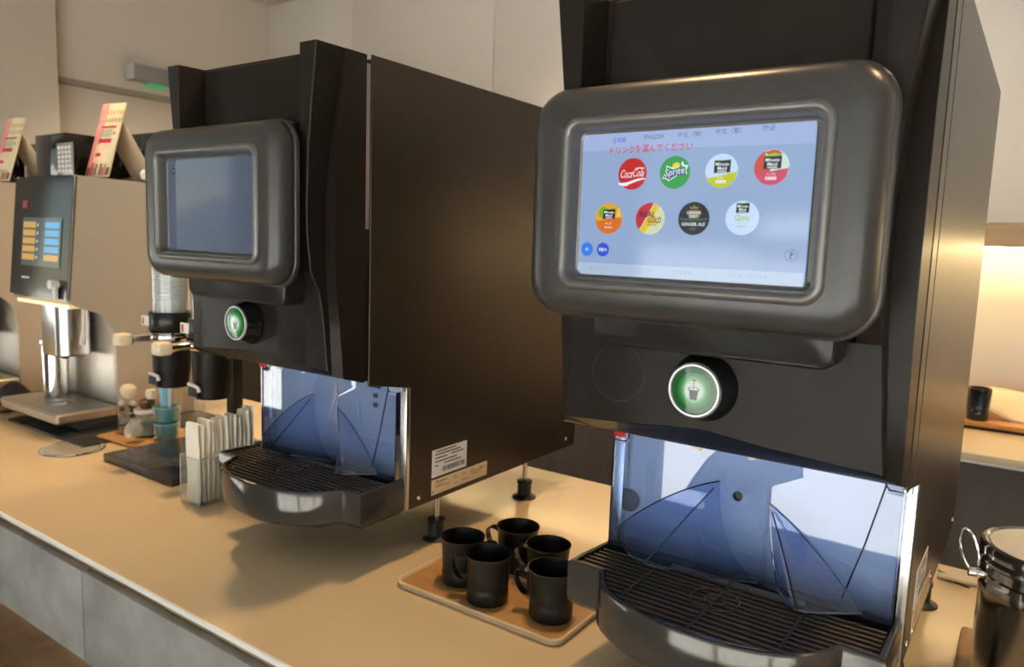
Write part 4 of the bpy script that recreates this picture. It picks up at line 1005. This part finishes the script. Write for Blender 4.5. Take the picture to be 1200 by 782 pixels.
# ------------------------------------------------------------------ coffee machines
def coffee(X, label):
    r = empty('coffee_machine', (X, .75, .9), label, 'coffee machine', 'coffee machines at the left')
    OFF = (1.72, -.75, -.9)
    def P(n, bm, m, parent=r, **k): return obj(n, bm, m, parent, off=OFF, **k)
    xl, xr = -2.0, -1.72
    # side profile with the arched cut-out, extruded
    prof = [(.806, 1.472), (1.085, 1.466), (1.085, .906), (.884, .906), (.884, 1.09), (.880, 1.125), (.868, 1.150), (.848, 1.168), (.820, 1.177), (.781, 1.196)]
    def side(x): return [(x, p[0], p[1]) for p in prof]
    for x in (xl, xr - .012):
        bm = new(); loft(bm, [side(x), side(x + .012)], cap0=True, cap1=True); P('side_panel', bm, COFFBG, ang=25)
    bm = new(); box(bm, xl + .012, xr - .012, .812, 1.083, 1.19, 1.468); box(bm, xl + .012, xr - .012, .888, 1.083, .908, 1.2); P('body', bm, COFFST)
    # sloping black front door
    q = [(xl - .004, .7795, 1.197), (xr, .7795, 1.197), (xr, .8045, 1.472), (xl - .004, .8045, 1.472)]
    bm = new(); loft(bm, [q, [(p[0], p[1] + .010, p[2]) for p in q]], cap0=True, cap1=True); bmesh.ops.bevel(bm, geom=bm.edges[:], offset=.0025, segments=2, affect='EDGES')
    dr = P('front_door', bm, mat('door_black', (.010, .009, .009), .10, var=.1))
    def fp(u, v, d=.0006):   # u,v on door, 0..1
        a = Vector(q[0]).lerp(Vector(q[1]), u); b = Vector(q[3]).lerp(Vector(q[2]), u); p = a.lerp(b, v); return (p.x, p.y - d, p.z)
    def quad(bm, u0, u1, v0, v1, d, mi=0): bm.faces.new([bm.verts.new(fp(*c, d)) for c in ((u0, v0), (u1, v0), (u1, v1), (u0, v1))]).material_index = mi
    bm = new(); quad(bm, .20, .86, .26, .66, .0015); P('menu_display', bm, emis('coffee_display', (.07, .085, .09)), dr, recalc=False)
    am, bl = emis('amber_key', (.62, .34, .08)), emis('blue_key', (.08, .36, .68))
    for k in range(5):
        v0 = .575 - k * .0665
        for side_, (u0, u1) in enumerate(((.215, .435), (.595, .835))):
            bm = new(); quad(bm, u0, u1, v0, v0 + .050, .0022)
            P('menu_key', bm, am if (side_ == 0 or k == 4) else bl, dr, recalc=False)
        bm = new(); quad(bm, .455, .485, v0 + .012, v0 + .036, .0022)
        P('indicator', bm, emis('pale_key', (.45, .5, .30)), dr, recalc=False)
    bm = new(); quad(bm, .17, .26, .735, .80, .0012); P('red_badge', bm, mat('badge_red', (.28, .02, .03), .4, var=.1), dr, recalc=False)
    bm = new(); quad(bm, .22, .36, .150, .166, .0012); P('maker_mark', bm, mat('mark_grey', (.5, .5, .5), .4, var=.1), dr, recalc=False)
    bm = new(); c0 = fp(.84, .13, .008); lathe(bm, [(.010, -.01), (.010, .008), (.006, .010)], (c0[0], c0[1] + .0, c0[2]), 16, axis='y'); box(bm, c0[0] - .005, c0[0] + .012, c0[1] - .004, c0[1] + .004, c0[2] - .032, c0[2] - .004, .002); P('lock', bm, WHITE, dr)
    # underside lit by a glow painted into its metal, spout, wand
    bm = new(); box(bm, xl + .012, xr - .012, .790, .87, 1.180, 1.188); P('underside', bm, mat('underside_glow_metal', (.75, .65, .42), .3, metal=.4, var=.05, emit=(1, .72, .32), es=.55))
    bm = new(); loft(bm, [rrect_xy(-1.865, .842, .105, .075, .03, 1.06), rrect_xy(-1.865, .842, .115, .080, .03, 1.064), rrect_xy(-1.865, .842, .115, .080, .03, 1.182)], cap0=True, cap1=True); sp_ = P('spout_block', bm, STEEL)
    bm = new(); lathe(bm, [(.006, 1.052), (.009, 1.056), (.009, 1.064)], (-1.85, .83, 0), 12); lathe(bm, [(.006, 1.052), (.009, 1.056), (.009, 1.064)], (-1.88, .83, 0), 12); P('nozzle', bm, DARKTRIM, sp_)
    bm = new(); lathe(bm, [(.028, .951), (.029, .952), (.029, 1.075), (.033, 1.08), (.033, 1.088), (.028, 1.09)], (-1.935, .845, 0), 24); P('milk_column', bm, CHROME)
    bm = new(); tube(bm, [(-1.762, .835, 1.182), (-1.760, .832, 1.13), (-1.762, .829, 1.095)], [.0045, .004, .0065], 10); P('steam_wand', bm, WHITE)
    # drip tray
    bm = new(); loft(bm, [rrect_xy(-1.86, .815, .27, .125, .008, .925), rrect_xy(-1.86, .815, .285, .135, .010, .930), rrect_xy(-1.86, .815, .288, .138, .010, .946), rrect_xy(-1.86, .815, .280, .130, .008, .950)], cap0=True, cap1=True); dt = P('drip_tray', bm, COFFST)
    bm = new()
    for rr_ in (.016, .026, .035): tube(bm, [(-1.845 + rr_ * math.cos(2 * PI * k / 24), .812 + rr_ * .8 * math.sin(2 * PI * k / 24), .9505) for k in range(24)], .0014, 6, closed=True)
    P('drain_pattern', bm, CHROME, dt)
    bm = new(); box(bm, -1.995, -1.725, .80, .90, .905, .926, .002); P('tray_support', bm, DARKTRIM)
    # bean hoppers on top
    bm = new(); box(bm, xl + .03, -1.822, .835, .96, 1.472, 1.572, .004); hp = P('bean_hopper', bm, mat('hopper_black', (.012, .010, .009), .08, var=.1))
    bm = new(); box(bm, xl + .03, xr - .004, 1.02, 1.083, 1.470, 1.595, .004); P('rear_hopper', bm, GLOSSB)
    return r
c1_ = coffee(-1.72, 'silver coffee machine with black front and lit amber and blue keys')
bm = new(); box(bm, -1.955, -1.60, .745, 1.09, .9, .9048, .0008)
simple('machine_mat', bm, SLAB, 'dark flat mat under the lit coffee machine', 'mat')
c2_ = dup(c1_, (-2.225, .75, .9), label='second coffee machine cut off by the left edge of the photo')
bm = new(); box(bm, -2.46, -2.12, .745, 1.09, .9, .9048, .0008)
simple('machine_mat', bm, SLAB, 'dark flat mat under the cut off coffee machine at the left edge', 'mat')
def menu_board(loc, label):
    r = empty('menu_board', loc, label, 'sign', 'menu boards on the coffee machines', .15)
    bm = new(); W_, H_ = .078, .170
    box(bm, -W_ / 2, W_ / 2, 0, .004, 0, H_, .0006, mi=0)
    y = -.0003
    rnd = random.Random(5)
    poly(bm, [(-W_ / 2, 0), (-W_ / 2 + .022, 0), (-W_ / 2 + .022, H_), (-W_ / 2, H_)], y, 1)
    poly(bm, [(-W_ / 2 + .022, .03), (W_ / 2 - .004, .03), (W_ / 2 - .004, H_), (-W_ / 2 + .022, H_)], y, 2)
    for zz in (.143, .125):
        for k in range(5): poly(bm, [(-.020 + k * .013, zz), (-.012 + k * .013, zz), (-.012 + k * .013, zz + .011), (-.020 + k * .013, zz + .011)], y - .0003, 7)
    poly(bm, [(-.028, .112), (.034, .112), (.034, .117), (-.028, .117)], y - .0003, 3)
    poly(bm, [(-.026, .078), (.026, .078), (.026, .088), (-.026, .088)], y - .0003, 3)
    poly(bm, [(-.030, .034), (.022, .034), (.022, .074), (-.030, .074)], y - .0002, 5)
    poly(bm, [(-.026, .047), (-.004, .047), (-.004, .055), (-.026, .055)], y - .0003, 3)
    for k in range(6): poly(bm, [(-.025, .092 + k * .003), (.020 + .002 * (k % 3), .092 + k * .003), (.020 + .002 * (k % 3), .0932 + k * .003), (-.025, .0932 + k * .003)], y - .0003, 4)
    disc(bm, .030, .100, .004, y - .0003, 3, 14)
    for k in range(9): poly(bm, [(-.040 + k * .009, .004), (-.033 + k * .009, .004), (-.033 + k * .009, .022 + .008 * (k % 2)), (-.040 + k * .009, .022 + .008 * (k % 2))], y - .0003, (6, 3, 4, 6, 2)[k % 5])
    for v in bm.verts:
        if abs(v.co.x) < .0369 or v.co.y < -.0001: v.co.x *= .82 if abs(v.co.x) < .0369 else 1
        z = v.co.z; v.co.y += z * .30; v.co.x += 0
    pr = [mat('board_cream', (.72, .62, .40), .4, var=.04), mat('board_pink', (.72, .30, .26), .45, var=.2, scale=30), mat('board_green', (.68, .66, .42), .45, var=.12, scale=30),
          mat('board_red', (.55, .03, .04), .45, var=.1), mat('board_grey', (.25, .30, .28), .5, var=.2), mat('board_peach', (.80, .60, .45), .5, var=.1), mat('board_brown', (.20, .11, .08), .5, var=.3), mat('board_ochre', (.62, .42, .18), .5, var=.1)]
    obj('printed_front', bm, pr, r, recalc=False)
    bm = new(); box(bm, -W_ / 2, W_ / 2, .0, .004, 0, .132, .0006)
    for v in bm.verts: v.co.y += .125 - v.co.z * .66
    bk = obj('back_board', bm, mat('board_back', (.66, .50, .34), .5, var=.05), r)
    bm = new()
    for zz in (.035, .07, .10): tube(bm, [(W_ / 2 + .0005, .128 - zz * .66, zz), (W_ / 2 + .0005, .134 - zz * .66, zz + .001)], .0016, 6)
    obj('rivet', bm, DARKTRIM, bk)
    return r
b1 = menu_board((-1.750, .866, 1.4735), 'pink and green printed menu board standing on the lit coffee machine')
b2 = dup(b1, (-2.255, .866, 1.4735), label='menu board at the left edge, mostly cut off by the photo')
bm = new(); box(bm, -.036, .036, 0, .002, 0, .07, .0004)
y = -.0003
for i in range(4):
    for k in range(6): poly(bm, [(-.031 + i * .016, .006 + k * .010), (-.019 + i * .016, .006 + k * .010), (-.019 + i * .016, .013 + k * .010), (-.031 + i * .016, .013 + k * .010)], y, 1)
o = simple('price_card', bm, [mat('card_clear', (.30, .27, .24), .2, alpha=.85, var=.1), mat('card_print', (.62, .58, .52), .5, var=.3, scale=60)], 'small clear upright card with pale grid print before the black hopper', 'card', recalc=False)
o.location = (-1.775, .812, 1.4735)

# things at the far left of the counter
bm = new(); loft(bm, [rrect_xy(0, 0, .15, .14, .018, 0), rrect_xy(0, 0, .16, .15, .02, .004), rrect_xy(0, 0, .16, .15, .02, .012), rrect_xy(0, 0, .15, .14, .018, .013)], cap0=True, cap1=True)
o = simple('wooden_coaster', bm, OAKY, 'brown wooden tray at the left edge of the counter', 'tray'); o.location = (-2.115, .80, .9055)
bm = new(); rows = []
for i in range(15):
    u = i / 14; row = []
    for j in range(9):
        v = j / 8
        row.append((-.07 + .14 * u, -.05 + .10 * v, .004 + .040 * math.sin(PI * v) * math.exp(-((u - .6) * 3) ** 2) + .006 * math.sin(u * 9 + v * 4) * math.sin(PI * v)))
    rows.append(row)
loft(bm, rows, closed=False)
o = simple('black_cloth', bm, RUBBER, 'crumpled black cloth on the brown tray at the left edge', 'cloth'); sm = o.modifiers.new('t', 'SOLIDIFY'); sm.thickness = .002
o.location = (-2.105, .81, .919)
